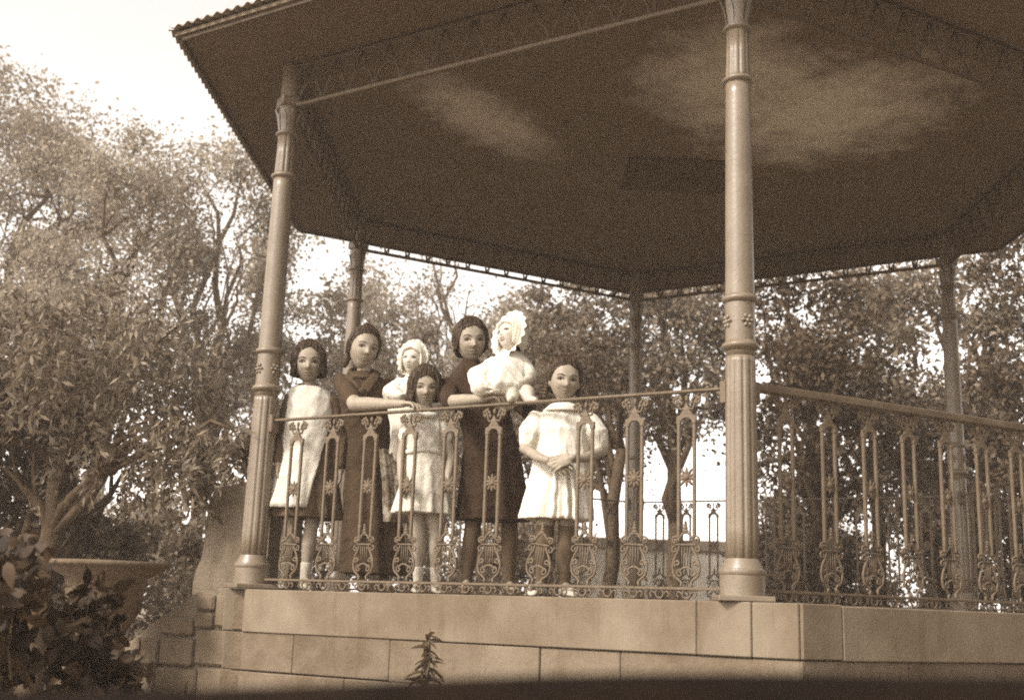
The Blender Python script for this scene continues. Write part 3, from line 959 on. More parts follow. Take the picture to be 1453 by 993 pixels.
tree('tree', 'leafy tree seen over the back column, left of the front column', 1.05, 8.6, 2.0, 4.95, 1.15, 15000, 44, (0.06, 0.11), m_leaf, tr=0.12, limbs=10)
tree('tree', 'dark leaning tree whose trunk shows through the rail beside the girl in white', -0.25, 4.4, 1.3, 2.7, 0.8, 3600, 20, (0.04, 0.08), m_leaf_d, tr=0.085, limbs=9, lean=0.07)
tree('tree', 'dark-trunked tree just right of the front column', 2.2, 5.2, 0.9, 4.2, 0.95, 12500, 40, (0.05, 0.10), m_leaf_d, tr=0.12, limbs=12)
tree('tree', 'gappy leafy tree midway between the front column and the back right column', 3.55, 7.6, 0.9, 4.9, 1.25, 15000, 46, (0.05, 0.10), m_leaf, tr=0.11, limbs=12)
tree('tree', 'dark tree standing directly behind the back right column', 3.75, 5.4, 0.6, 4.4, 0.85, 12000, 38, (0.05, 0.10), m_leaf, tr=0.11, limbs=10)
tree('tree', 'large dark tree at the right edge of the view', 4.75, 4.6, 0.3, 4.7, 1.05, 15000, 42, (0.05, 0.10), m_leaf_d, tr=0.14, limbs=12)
# shrubs
shrub('shrub', 'bushy shrub behind the girl in the white pinafore', -3.3, 4.5, -0.9, 1.75, 0.8, 7000, m_leaf)
shrub('shrub', 'bushy shrub behind the girl in the knotted scarf', -2.2, 5.0, -0.9, 1.75, 0.75, 7000, m_leaf)
shrub('shrub', 'lower shrub behind the tall girl in black', -1.35, 4.6, -0.9, 1.3, 0.5, 4500, m_leaf)
shrub('shrub', 'dark shrub low behind the front column', 1.75, 4.9, -0.8, 1.0, 0.5, 3600)
shrub('shrub', 'dark shrub left of the back right column', 2.75, 5.5, -0.8, 1.0, 0.55, 3600)
shrub('shrub', 'dark shrub right of the back right column', 3.5, 4.9, -0.8, 1.2, 0.5, 4200)
shrub('shrub', 'tall dark shrub at the right edge under the rail', 4.0, 4.0, -0.8, 1.85, 0.6, 6000)
shrub('shrub', 'little round bush before the pale garden wall', 0.50, 5.2, -0.8, 0.42, 0.22, 1600, m_leaf, clusters=10)
shrub('shrub', 'pale bush far left between the weeping trees', -6.2, 3.4, -1.0, 1.9, 1.2, 11000, m_leaf_l, leaf=(0.04, 0.08), clusters=34)
shrub('shrub', 'pale hazy bush showing between the urn and the stair parapet', -5.2, 5.0, -1.0, 1.25, 1.0, 11000, m_leaf_l, leaf=(0.04, 0.08), clusters=34)

shrub('shrub', 'leafy shrub low behind the girl in white, left of the leaning trunk', -0.95, 6.4, -0.9, 1.5, 0.55, 5000, m_leaf)
shrub('shrub', 'tall loose shrub behind the right bay of the railing', 2.9, 8.4, -0.9, 2.2, 0.9, 8000, m_leaf)
shrub('shrub', 'dark bushy shrub low behind the urn', -4.2, 0.6, -1.1, 0.75, 0.75, 8000, m_leaf)
shrub('shrub', 'grey-green shrub behind the stair parapet', -3.75, 2.6, -1.1, 1.3, 0.7, 7000, m_leaf)
shrub('shrub', 'broad dark shrub at the far left edge beside the urn', -5.3, -0.2, -1.1, 0.9, 0.85, 9000, m_leaf_d)
shrub('shrub', 'dark shrub between the front column and the back right column, under the rail', 2.2, 5.6, -0.8, 1.15, 0.5, 4500, m_leaf)
shrub('shrub', 'dense shrub filling the lower right background', 4.6, 6.2, -0.8, 2.0, 1.1, 13000, m_leaf, clusters=32)
shrub('shrub', 'leafy bush low between the front column and the back right column, farther off', 3.3, 10.2, -0.9, 2.3, 1.3, 11000, m_leaf, clusters=32)
# unseen tree belt, added to block sky light from the right and behind
nw = 14000
wa = RNG.uniform(R(-78), R(12), nw); wr = RNG.uniform(13, 18, nw)
wh = RNG.random(nw) ** 0.8 * (8 + 1.5 * np.sin(wa * 9))
WP = np.stack([wr * np.cos(wa), wr * np.sin(wa), -1.3 + wh], 1)
shade_belt = link('shade_belt', leaf_mesh('shade_belt', m_leaf_d, WP, RNG.normal(size=(nw, 3)), RNG.uniform(.35, .6, nw), RNG.uniform(.3, .45, nw)))
tag(shade_belt, 'unseen belt of dark trees added to shade the bandstand', 'shade_belt', kind='stuff')

# broad-leaved bush in the left foreground, each leaf a part
def broad_leaf(Ln, Wd):
    mb = MB(); rows = 5; vs = []
    for i in range(rows + 1):
        t = i / rows
        w_ = Wd * math.sin(PI * t ** 0.75) * 0.5 + 0.001
        z = -0.25 * Ln * t * t
        vs += [(-w_, Ln * t, z + 0.22 * w_), (0, Ln * t, z - 0.004), (w_, Ln * t, z + 0.22 * w_)]
    fs = []
    for i in range(rows):
        fs += [(i * 3, i * 3 + 1, i * 3 + 4, i * 3 + 3), (i * 3 + 1, i * 3 + 2, i * 3 + 5, i * 3 + 4)]
    return mb.add(vs, fs)
leaf_ms = [broad_leaf(l_, w_).mesh('leaf', m_leaf_fg) for l_, w_ in ((0.11, 0.06), (0.13, 0.065), (0.09, 0.05), (0.14, 0.055))]
bush = thing('broad_leaved_bush', 'dark broad-leaved bush filling the bottom left corner', 'bush', (-2.35, -4.3, -1.3))
sm_ = MB(); rb = random.Random(5); tips = []
for j in range(46):
    tx = rb.uniform(-0.5, 0.33)
    tz = 1.36 - 0.42 * smooth01(-0.08, 0.2, tx) - abs(rb.gauss(0, 0.14))
    ty = rb.uniform(-0.30, 0.45)
    p = limb_path((tx * .6 + rb.uniform(-.15, .15), rb.uniform(-.15, .15), 0.0), (tx, ty, tz), 0.04, 7, 0.03)
    sm_.tube(p, [0.008 * (1 - 0.7 * i / 7) for i in range(8)], 5)
    tips.append(p)
obj('stem', sm_, m_bark, bush)
cnt = 0
for p in tips:
    for q in range(6):
        if cnt >= 290: break
        k = 7 - abs(rb.gauss(0, 1.1))
        i = max(0, min(int(k), 6)); c = p[i].lerp(p[i + 1], k - i)
        o = link('leaf', rb.choice(leaf_ms), bush, c)
        o.rotation_euler = (R(rb.uniform(-55, 30)), R(rb.uniform(-35, 35)), rb.uniform(0, 2 * PI))
        s_ = rb.uniform(.75, 1.2); o.scale = (s_, s_, s_)
        cnt += 1
cc = np.array([p[rb.randint(4, 7)] for p in tips for _ in range(70)]) + np.clip(RNG.normal(size=(46 * 70, 3)), -1.6, 1.6) * np.array([.055, .07, .06])
nb_ = len(cc)
link('small_leaves', near_leaf_mesh('small_leaves', m_leaf_fg, cc, RNG.normal(size=(nb_, 3)), RNG.uniform(.05, .085, nb_), RNG.uniform(.03, .045, nb_)), bush)['kind'] = 'stuff'

# small seedling before the plinth
fern = thing('seedling', 'small leafy seedling growing before the plinth', 'plant', (-1.31, -2.93, -1.3))
st = MB().tube([(0, 0, 0.2), (0.0, 0, 0.85), (0.01, 0, 1.02), (0.005, 0, 1.15)], [0.006, 0.005, 0.004, 0.002], 6)
ms_fl = broad_leaf(0.075, 0.022).mesh('leaf', m_leaf_d)
rf = random.Random(9)
for k in range(52):
    z = rf.uniform(0.90, 1.15)
    o = link('leaf', ms_fl, fern, (0.004 + rf.uniform(-.004, .004), 0, z)); o.rotation_euler = (R(rf.uniform(-50, 35)), R(rf.uniform(-40, 40)), rf.uniform(0, 2 * PI))
    s_ = (1.25 - (z - 0.93) * 2.2) * rf.uniform(.7, 1.2); o.scale = (s_, s_, s_)
obj('stem', st, m_bark, fern)

# added dark bank before the camera, out of focus, standing in for a darkened lower edge
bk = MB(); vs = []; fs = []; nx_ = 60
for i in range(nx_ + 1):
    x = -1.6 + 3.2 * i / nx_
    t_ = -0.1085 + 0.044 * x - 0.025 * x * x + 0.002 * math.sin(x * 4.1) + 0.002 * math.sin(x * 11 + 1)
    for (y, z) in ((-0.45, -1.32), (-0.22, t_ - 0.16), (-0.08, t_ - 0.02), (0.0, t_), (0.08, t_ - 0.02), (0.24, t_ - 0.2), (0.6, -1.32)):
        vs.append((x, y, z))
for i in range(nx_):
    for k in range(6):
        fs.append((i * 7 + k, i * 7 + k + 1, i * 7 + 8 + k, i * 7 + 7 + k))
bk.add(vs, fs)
added_bank = obj('edge_dark_bank', bk, m_edge_dark, loc=(-0.88, -7.04, 0), rz=R(1.6))
tag(added_bank, kind='structure')

# thin haze: the far trees are veiled
hz_m = bpy.data.materials.new('haze')
hz_m.use_nodes = True
hn = hz_m.node_tree.nodes
hn.remove(hn['Principled BSDF'])
pv = hn.new('ShaderNodeVolumePrincipled')
pv.inputs['Color'].default_value = (0.95, 0.79, 0.67, 1)
pv.inputs['Density'].default_value = 0.0055
pv.inputs['Anisotropy'].default_value = 0.0
hz_m.node_tree.links.new(pv.outputs[0], hn['Material Output'].inputs['Volume'])
hz_o = obj('haze', MB().box((0, 0, 4.35), (292, 292, 13.3)), hz_m, smooth=False)
tag(hz_o, kind='stuff')

#PEOPLE
# ------------------------------------------------------------------ people
# local axes of a person: x to the picture's right, y away from the viewer, z up
def skull_dirs(nu=72, nv=52):
    V = []; F = []
    for j in range(nv + 1):
        th = PI * j / nv
        for i in range(nu):
            ph = 2 * PI * i / nu
            V.append((math.sin(th) * math.cos(ph), math.sin(th) * math.sin(ph), math.cos(th)))
    for j in range(nv):
        for i in range(nu):
            F.append((j * nu + i, (j + 1) * nu + i, (j + 1) * nu + (i + 1) % nu, j * nu + (i + 1) % nu))
    return np.array(V), F
SD, SF = skull_dirs()
def gs(x, s): return np.exp(-(x / s) ** 2)
def skull(H, chub=0.0):
    """face looks to -y; H = chin to crown"""
    dx, dy, dz = SD[:, 0], SD[:, 1], SD[:, 2]
    t = np.clip(-dz, 0, 1)
    x = dx * 0.328 * (1 - (0.40 - chub * .8) * t ** 1.9)
    y = dy * 0.43
    y = np.where(dy > 0, y * (1 - 0.5 * t ** 1.1), y * (1 - 0.06 * t ** 2))
    z = dz * 0.5
    fr = np.clip(-dy, 0, 1) ** 1.5
    y = y + fr * 0.035 * gs(x, 0.2)                                     # flatter face
    for s in (-1, 1):
        y = y + fr * 0.060 * gs(x - s * 0.145, 0.08) * gs(z + 0.02, 0.055)   # eye sockets
        y = y - fr * (0.022 + chub * .16) * gs(x - s * 0.19, 0.09) * gs(z + 0.17, 0.09)   # cheeks
        y = y - fr * 0.014 * gs(x - s * 0.13, 0.1) * gs(z - 0.06, 0.035)      # brow
    nose = np.where(z > -0.17, np.clip((0.03 - z) / 0.2, 0, 1) ** 1.2, np.clip(1 - (-0.17 - z) / 0.045, 0, 1))
    y = y - fr * (0.105 - chub * .36) * gs(x, 0.05) * nose
    y = y - fr * 0.045 * nose ** 4 * gs(x, 0.085)
    y = y - fr * 0.028 * gs(x, 0.11) * gs(z + 0.285, 0.04)               # mouth
    y = y + fr * 0.022 * gs(x, 0.10) * gs(z + 0.283, 0.012)
    y = y + fr * 0.012 * gs(x, 0.12) * gs(z + 0.345, 0.025)
    y = y - fr * 0.030 * gs(x, 0.11) * gs(z + 0.43, 0.06)                # chin
    return np.stack([x, y, z], 1) * H
def head_matrix(c, yaw=0, pitch=0, tilt=0):
    return Matrix.Translation(c) @ Matrix.Rotation(yaw, 4, 'Z') @ Matrix.Rotation(pitch, 4, 'X') @ Matrix.Rotation(tilt, 4, 'Y')
def head(root, body, c, H, yaw=0, pitch=0, tilt=0, chub=0.0, baby=False):
    """adds skull and ears to the body mesh, hangs eyes, brows and lips on the figure"""
    Mh = head_matrix(c, yaw, pitch, tilt)
    S = skull(H, chub)
    body.add([Mh @ Vector(p) for p in S], SF)
    for s in (-1, 1):
        body.ell(Mh @ Vector((s * 0.325 * H, 0.03 * H, -0.06 * H)), (0.035 * H, 0.07 * H, 0.115 * H), (Mh.to_3x3() @ Matrix.Rotation(s * 0.35, 3, 'Z')), 10, 8)
    fm = SD[:, 1] < -0.2
    SFm = S[fm]
    def on(x, z, out=0.0):
        d = (SFm[:, 0] - x * H) ** 2 + (SFm[:, 2] - z * H) ** 2
        k = np.argsort(d)[:4]; wgt = 1 / (d[k] + 1e-9); y = (SFm[k, 1] * wgt).sum() / wgt.sum()
        return Mh @ Vector((x * H, y - out * H, z * H))
    R3 = Mh.to_3x3()
    for s in (-1, 1):
        e = obj('eye', MB().ell(on(s * 0.147, -0.028, -0.030), (0.060 * H, 0.05 * H, 0.024 * H), R3, 14, 10), m_eyew, root)
        obj('iris', MB().ell(on(s * 0.145, -0.027, 0.012), (0.027 * H, 0.012 * H, 0.024 * H), R3, 10, 8), m_eye, e)
        obj('eyelash', MB().tube([on(s * (0.147 + 0.068 * math.cos(a)), -0.03 + 0.04 * math.sin(a), 0.020) for a in np.linspace(0.05, PI - .05, 8)], 0.011 * H, 5), m_brow, e)
        if not baby: obj('eyebrow', MB().tube([on(s * x, z, 0.004) for x, z in ((0.07, 0.062), (0.12, 0.082), (0.18, 0.085), (0.235, 0.06))], [0.009 * H, 0.014 * H, 0.012 * H, 0.005 * H], 6), m_brow, root)
    lp = MB()
    lp.tube([on(x, -0.268 + 0.012 * (1 - (x / .1) ** 2), 0.000) for x in (-0.1, -0.06, -0.025, 0, 0.025, 0.06, 0.1)], [0.004 * H, 0.012 * H, 0.017 * H, 0.015 * H, 0.017 * H, 0.012 * H, 0.004 * H], 6)
    lp.tube([on(x, -0.302 - 0.012 * (1 - (x / .1) ** 2), -0.002) for x in (-0.09, -0.05, 0, 0.05, 0.09)], [0.004 * H, 0.016 * H, 0.021 * H, 0.016 * H, 0.004 * H], 6)
    obj('lips', lp, m_lip, root)
    nz = MB()
    for s in (-1, 1): nz.ell(on(s * 0.045, -0.205, -0.006), (0.018 * H, 0.014 * H, 0.011 * H), R3, 8, 6)
    obj('nostrils', nz, m_lip, root)
    return Mh
def hair(root, Mh, H, m, front=0.30, hem=-0.35, th=0.055, a0=40, a1=64, part=True, flare=0.06, name='hair', back=None, ridge=0.028, nrid=34, rim_push=0.0):
    """shell over the skull: ends at the hairline over the face, at the hem on sides and back"""
    nphi, nt = 120, 30
    rx, ry, rz = (0.335 + th) * H, (0.43 + th) * H, (0.5 + th * 0.8) * H
    def z_end(phi):
        a = abs(math.degrees(math.atan2(math.sin(phi), math.cos(phi))))
        s = smooth01(a0, a1, a) ** 1.5
        zf = front + 0.03 - 0.16 * smooth01(4, a1, a) - (0.0 if part else 0.02) + 0.012 * math.sin(9 * phi + 1)
        zs = hem if back is None else hem + (back - hem) * smooth01(95, 140, a)
        return zf * (1 - s) + zs * s
    out = []; inn = []
    for j in range(nt + 1):
        ro = []; ri = []
        for i in range(nphi):
            phi = 2 * PI * i / nphi
            ze = z_end(phi) * H
            rn = 1 + ridge * math.sin(nrid * phi + 2.5 * math.sin(5 * phi)) * min(1, j / 6) + ridge * .6 * math.sin(11 * phi + 1)
            if part: rn *= 1 - 0.035 * math.exp(-(math.sin(phi) / 0.12) ** 2) * (1 if math.cos(phi) > 0 else 0.3) * min(1, j / 3)
            rn *= 1 - 0.75 * th / 0.42 * smooth01(0.5, 1.0, j / nt) * (1 - smooth01(a0, a1 + 12, abs(math.degrees(math.atan2(math.sin(phi), math.cos(phi)))))) * (name == 'hair')
            arc = math.acos(max(-1, min(1, ze / rz))) if ze > 0 else PI / 2
            Ltot = arc * 0.5 * H + max(0, -ze)
            s = Ltot * j / nt
            if s <= arc * 0.5 * H or ze > 0:
                al = s / (0.5 * H); rr = math.sin(al); z = math.cos(al) * rz
            else:
                d = s - arc * 0.5 * H; z = -d
                rr = 1 + flare * d / (0.35 * H) - 0.10 * (d / (0.45 * H)) ** 2
            q = Vector((math.sin(phi) * rx * rr * rn, -math.cos(phi) * ry * rr * rn, z))
            ro.append(Mh @ q)
            k = 1 - 0.9 * th / 0.42
            tip = 0.0
            ri.append(Mh @ Vector((q.x * k, q.y * k, q.z * (k if z > 0 else 1) + 0.0)))
        out.append(ro); inn.append(ri)
    mb = MB()
    rings = out + inn[::-1]
    mb.loft(rings, cap=False)
    if name == 'hair':          # loose locks over the shell
        lk = random.Random(int(abs(hem) * 1000 + H * 5000))
        for q in range(130):
            i = lk.randrange(nphi); j0 = lk.randint(1, 7); dr = lk.uniform(-0.25, 0.25); j1 = min(nt, lk.randint(20, 31))
            pts = []
            for j in range(j0, j1 + 1, 2):
                ii = int(round(i + dr * (j - j0))) % nphi
                q_ = out[j][ii]; c_ = inn[j][ii]
                pts.append(q_ + (q_ - c_).normalized() * H * 0.012 * lk.uniform(-.6, 1.5))
            if j1 >= nt and lk.random() < .6: pts.append(pts[-1] + Vector((lk.uniform(-.01, .01), lk.uniform(-.01, .01), -0.014)))
            if len(pts) > 3: mb.tube(pts, [H * 0.019 * math.sin(PI * (k + .6) / (len(pts) + .2)) + 0.0006 for k in range(len(pts))], 5)
        for q in range(320):
            i = lk.randrange(nphi); j = lk.randint(1, nt - 3)
            a_ = out[j][i]; b_ = out[min(nt, j + lk.randint(2, 6))][(i + lk.randint(-3, 3)) % nphi]; c_ = inn[j][i]
            o_ = (a_ - c_).normalized()
            mid = a_.lerp(b_, .5) + o_ * lk.uniform(.003, .010)
            mb.tube([a_, mid, b_ + o_ * lk.uniform(.002, .014) + Vector((lk.uniform(-.006, .006), 0, lk.uniform(-.008, .004)))], [0.0011, 0.0010, 0.0006], 3)
    return obj(name, mb, m, root)
def ringf(z, cx, cy, rx, ry, amp=0.0, nf=9, ph=0.0, n=80, sq=2.0, seed=0):
    out = []
    for k in range(n):
        a = 2 * PI * k / n
        c, s = math.cos(a), math.sin(a)
        e = 2 / sq
        X = math.copysign(abs(c) ** e, c); Y = math.copysign(abs(s) ** e, s)
        f = 1 + amp * (math.sin(nf * a + ph) + 0.5 * math.sin((nf * 1.7 // 1) * a + 2.1 * ph + 1) + 0.35 * math.sin(3 * a + ph * 3))
        out.append(Vector((cx + rx * X * f, cy + ry * Y * f, z)))
    return out
def lerp_rings(keys, n=26):
    """keys: (z, cx, cy, rx, ry, amp, nf, ph); smooth interpolation between them"""
    out = []
    m_ = len(keys) - 1
    for i in range(n + 1):
        t = i / n * m_; k = min(int(t), m_ - 1); f = t - k
        p0, p1, p2, p3 = keys[max(k - 1, 0)], keys[k], keys[k + 1], keys[min(k + 2, m_)]
        v = [0.5 * (2 * b + (c - a) * f + (2 * a - 5 * b + 4 * c - d) * f * f + (3 * b - a - 3 * c + d) * f ** 3) for a, b, c, d in zip(p0, p1, p2, p3)]
        out.append(ringf(v[0], v[1], v[2], max(v[3], .004), max(v[4], .004), max(v[5], 0), keys[k][6], v[7]))
    return out
def hand(mb, w_, d, nrm, sc=1.0, side=1, curl=(0.35, 0.5, 0.4), spread=0.10, thumb=0.6):
    """palm, four fingers of unequal length and a thumb; d points along the hand, nrm out of its back"""
    w_ = Vector(w_); d = Vector(d).normalized(); nrm = Vector(nrm); nrm = (nrm - d * nrm.dot(d)).normalized(); s = d.cross(nrm) * side
    pl, pw, pt = 0.078 * sc, 0.034 * sc, 0.013 * sc
    mb.ell(w_ + d * pl * .55, (pl * .62, pw * 1.08, pt * 1.15), Matrix((d, s, nrm)).transposed(), 14, 10)
    mb.limb([w_ - d * 0.01 * sc, w_ + d * 0.03 * sc], [0.019 * sc, 0.018 * sc], 10)
    Ls = ((0.036, 0.022, 0.018), (0.040, 0.026, 0.019), (0.037, 0.024, 0.018), (0.029, 0.018, 0.015))
    for k in range(4):
        off = (1.5 - k) / 1.5
        b = w_ + d * pl * (0.98 - 0.05 * abs(off - .3)) + s * pw * 0.80 * off
        dr = (d + s * spread * off).normalized(); nn = nrm.copy()
        mb.limb([w_ + d * pl * .3 + s * pw * .5 * off, b], [0.0095 * sc, 0.0092 * sc], 8)
        p = b; pts = [p]; 
        for j in range(3):
            a = curl[j] * (1 + 0.1 * (k - 1.5))
            ax = dr.cross(nn)
            q = Matrix.Rotation(-a, 3, ax)
            dr = (q @ dr).normalized(); nn = (q @ nn).normalized()
            p = p + dr * Ls[k][j] * sc; pts.append(p)
        mb.limb(pts, [0.0092 * sc, 0.0085 * sc, 0.0076 * sc, 0.0062 * sc], 8)
    t0 = w_ + d * pl * .22 + s * pw * .75
    td = (d * 0.75 + s * 0.65 * thumb - nrm * 0.35).normalized()
    t1 = t0 + td * 0.034 * sc; t2 = t1 + (td + d * .35 - nrm * .1).normalized() * 0.028 * sc; t3 = t2 + (td * .6 + d * .6 - nrm * .25).normalized() * 0.02 * sc
    mb.limb([t0, t1, t2, t3], [0.012 * sc, 0.0105 * sc, 0.009 * sc, 0.0068 * sc], 8)
def legs(root, body, spec, m_sock, m_shoe, sock_top, shoe_l=0.17, foot_dir=(0.15, -1)):
    """spec: list of (hip, knee, ankle, scale); stockings and shoes are parts"""
    for hip, kn, an, sc, fd in spec:
        hip, kn, an = Vector(hip), Vector(kn), Vector(an)
        body.limb([hip, hip.lerp(kn, .5), kn, kn.lerp(an, .35), kn.lerp(an, .75), an], [0.062 * sc, 0.055 * sc, 0.042 * sc, 0.045 * sc, 0.032 * sc, 0.027 * sc])
        f = Vector((fd[0], fd[1], 0)).normalized()
        body.limb([an + Vector((0, 0, -0.02)), an + f * shoe_l * .55 + Vector((0, 0, -0.035))], [0.026 * sc, 0.02 * sc], 10)
        if m_sock:
            top = kn.lerp(hip, .25) if sock_top == 'knee' else kn.lerp(an, .75)
            mid = [top, kn, kn.lerp(an, .35), kn.lerp(an, .75), an, an + Vector((0, 0, -.025))]
            rr = [0.048, 0.0445, 0.0475, 0.0345, 0.0295, 0.03]
            if sock_top != 'knee': mid = [top, kn.lerp(an, .88), an, an + Vector((0, 0, -.025))]; rr = [0.037, 0.034, 0.031, 0.031]
            obj('stocking' if sock_top == 'knee' else 'sock', MB().limb(mid, [r_ * sc for r_ in rr]), m_sock, root)
        sh = MB()
        rings = []
        sx = Vector((-f.y, f.x, 0))
        base = Vector((an.x, an.y, 0)) - f * 0.035
        for (t, w_, h_) in ((0, .012, .03), (.06, .024, .062), (.2, .029, .074), (.36, .028, .058), (.55, .033, .042), (.75, .035, .036), (.92, .026, .028), (1.0, .010, .014)):
            c = base + f * shoe_l * sc * t
            ring = []
            for k in range(14):
                a = 2 * PI * k / 14
                ring.append(c + sx * (w_ * sc * math.cos(a)) + Vector((0, 0, max(0.003, h_ * sc * (0.5 + 0.5 * math.sin(a)))))) 
            rings.append(ring)
        sh.loft(rings)
        obj('shoe', sh, m_shoe, root)

# the 'place' of a figure: bay coordinates of its foot point and the way it faces
def figure(label, u, v, rot, z=0.0, group=None):
    p = bay(u, v, z)
    return thing('person', label, 'girl' if group is None else group, (p.x, p.y, z), R(rot))

def torso(body, hips, chest, neck, w_=0.13):
    body.limb([hips, Vector(hips).lerp(Vector(chest), .5), chest], [w_ * .75, w_ * .68, w_ * .72], 18)
    body.limb([chest, neck], [0.05, 0.036], 14)

# --- first girl: bobbed hair, dark dress, white pinafore
p = figure('girl with bobbed hair in a white pinafore over a dark dress, beside the left column', 0.16, 0.22, 14)
b = MB(); H = 0.248
hc = Vector((-0.043, 0.0, 1.280))
torso(b, (0, 0.01, 0.62), (-0.01, 0.01, 0.98), (-0.035, 0.005, 1.20), 0.12)
Mh = head(p, b, hc, H, R(-4), R(2), R(-2), 0.03)
arm_l = [(-0.125, 0.01, 1.065), (-0.165, 0.02, 0.86), (-0.175, -0.05, 0.68)]
arm_r = [(0.105, 0.01, 1.065), (0.165, 0.02, 0.86), (0.175, -0.04, 0.67)]
for a in (arm_l, arm_r): b.limb(a, [0.036, 0.031, 0.022])
hand(b, arm_l[2], (0.0, -0.1, -1), (-1, 0, 0), 0.8, 1)
hand(b, arm_r[2], (0.0, -0.1, -1), (1, 0, 0), 0.8, -1)
legs(p, b, [((-0.06, 0, 0.62), (-0.085, -0.01, 0.34), (-0.10, 0.03, 0.075), 0.9, (-0.1, -1)), ((0.055, 0, 0.62), (0.035, -0.02, 0.34), (0.02, 0.0, 0.075), 0.9, (0.15, -1))], m_shoe_l, m_shoe_l, 'ankle', 0.19)
remesh('body', b, m_skin, p, 0.0045, 2)
d = MB()
d.loft(lerp_rings([(0.395, 0.005, 0.01, 0.205, 0.15, 0.06, 11, 0.4), (0.55, 0.0, 0.01, 0.175, 0.128, 0.05, 11, 0.7), (0.72, -0.005, 0.01, 0.143, 0.10, 0.012, 11, 1.0), (0.86, -0.008, 0.01, 0.128, 0.088, 0.004, 9, 1), (1.0, -0.01, 0.012, 0.135, 0.088, 0.0, 9, 1), (1.085, -0.015, 0.012, 0.128, 0.075, 0, 9, 1), (1.122, -0.022, 0.01, 0.098, 0.06, 0, 9, 1), (1.142, -0.03, 0.009, 0.062, 0.05, 0, 9, 1), (1.15, -0.034, 0.008, 0.046, 0.045, 0, 9, 1)]))
d.limb(arm_l[:2] + [Vector(arm_l[1]).lerp(Vector(arm_l[2]), .85)], [0.045, 0.043, 0.034]); d.limb(arm_r[:2] + [Vector(arm_r[1]).lerp(Vector(arm_r[2]), .85)], [0.052, 0.048, 0.036])
dress = remesh('dress', d, m_dark1, p, 0.006, 3, fold=0.0042)
def front_panel(keys, name, m, parent, a0, a1, n=40, out=0.012, rows=28):
    """cloth sheet over the front of a garment; keys (z, cx, cy, rx, ry, amp, nf, ph, left angle, right angle)"""
    m_ = len(keys) - 1; outer = []; inner = []
    for i in range(rows + 1):
        t = i / rows * m_; k = min(int(t), m_ - 1); f = t - k
        v = [a + (b_ - a) * (f * f * (3 - 2 * f)) for a, b_ in zip(keys[k], keys[k + 1])]
        ro = []; ri = []
        for j in range(n + 1):
            a = R(v[8] + (v[9] - v[8]) * j / n)
            fo = 1 + v[5] * (math.sin(v[6] * a + v[7]) + .4 * math.sin(2.3 * v[6] * a + 1))
            q = Vector((v[1] + v[3] * fo * math.cos(a), v[2] + v[4] * fo * math.sin(a), v[0]))
            o_ = Vector((math.cos(a), math.sin(a), 0))
            ro.append(q + o_ * out); ri.append(q - o_ * 0.004)
        outer.append(ro); inner.append(ri)
    mb = MB(); rings = [o_ + i_[::-1] for o_, i_ in zip(outer, inner)]
    mb.loft(rings)
    o = obj(name, mb, m, parent)
    crease(o.data, 0.0035)
    return o
front_panel([(0.445, -0.02, 0.01, 0.208, 0.148, 0.055, 10, .4, 184, 274), (0.60, -0.018, 0.01, 0.174, 0.122, 0.045, 10, .6, 184, 283), (0.76, -0.018, 0.01, 0.146, 0.098, 0.018, 10, 1, 186, 300), (0.9, -0.02, 0.01, 0.132, 0.088, 0.008, 9, 1, 188, 322), (1.0, -0.02, 0.012, 0.132, 0.086, 0.006, 9, 1, 192, 338), (1.08, -0.022, 0.012, 0.124, 0.074, 0, 9, 1, 194, 346), (1.122, -0.026, 0.01, 0.104, 0.060, 0, 9, 1, 190, 350), (1.142, -0.030, 0.009, 0.070, 0.052, 0, 9, 1, 188, 352)], 'pinafore', m_white, p, 0, 0)
obj('collar_trim', MB().tube([(-0.036 + 0.052 * math.cos(a), 0.004 + 0.05 * math.sin(a), 1.152 + 0.012 * math.sin(a)) for a in np.linspace(0, 2 * PI, 24)[:-1]], 0.009, 6, closed=True), m_dark1, p)
hair(p, Mh, H, m_hair, front=0.33, hem=-0.30, th=0.060, a0=38, a1=60, flare=0.10)

# --- second girl: hair tied up, scarf collar, forearm on the rail
p = figure('taller girl with tied-up hair and a knotted scarf collar, leaning her forearm on the rail', 0.45, 0.30, 10)
b = MB(); H = 0.242
hc = Vector((-0.012, -0.045, 1.352))
torso(b, (0.06, 0.03, 0.78), (0.01, -0.01, 1.08), (-0.005, -0.03, 1.27), 0.125)
Mh = head(p, b, hc, H, R(16), R(3), R(7))
P2 = lambda u, v, z: tuple(Matrix.Rotation(-R(10), 3, 'Z') @ (bay(u, v, z) - Vector((bay(0.45, 0.30).x, bay(0.45, 0.30).y, 0))))
arm_l = [(-0.125, 0.0, 1.165), P2(0.615, 0.035, 0.985), P2(0.955, 0.01, 0.962)]
arm_r = [(0.145, 0.03, 1.155), (0.225, 0.02, 0.98), (0.22, -0.06, 1.03)]
b.limb([arm_l[0], arm_l[1]], [0.042, 0.041]); b.limb([arm_l[1], Vector(arm_l[1]).lerp(Vector(arm_l[2]), .3), Vector(arm_l[1]).lerp(Vector(arm_l[2]), .75), arm_l[2]], [0.040, 0.038, 0.026, 0.021]); b.limb(arm_r, [0.040, 0.036, 0.023])
hand(b, arm_l[2], Vector(arm_l[2]) - Vector(arm_l[1]), (0, 0, 1), 0.9, -1, (0.3, 0.5, 0.4))
hand(b, arm_r[2], (0.4, -0.5, 0.5), (0.3, -0.8, 0), 0.9, -1, (0.5, 0.7, 0.5))
legs(p, b, [((0.04, 0, 0.7), (0.05, 0, 0.38), (0.06, 0.03, 0.075), 0.95, (0, -1)), ((0.17, 0, 0.7), (0.17, 0, 0.38), (0.18, 0.02, 0.075), 0.95, (0.2, -1))], m_stock_d, m_shoe_d, 'knee', 0.21)
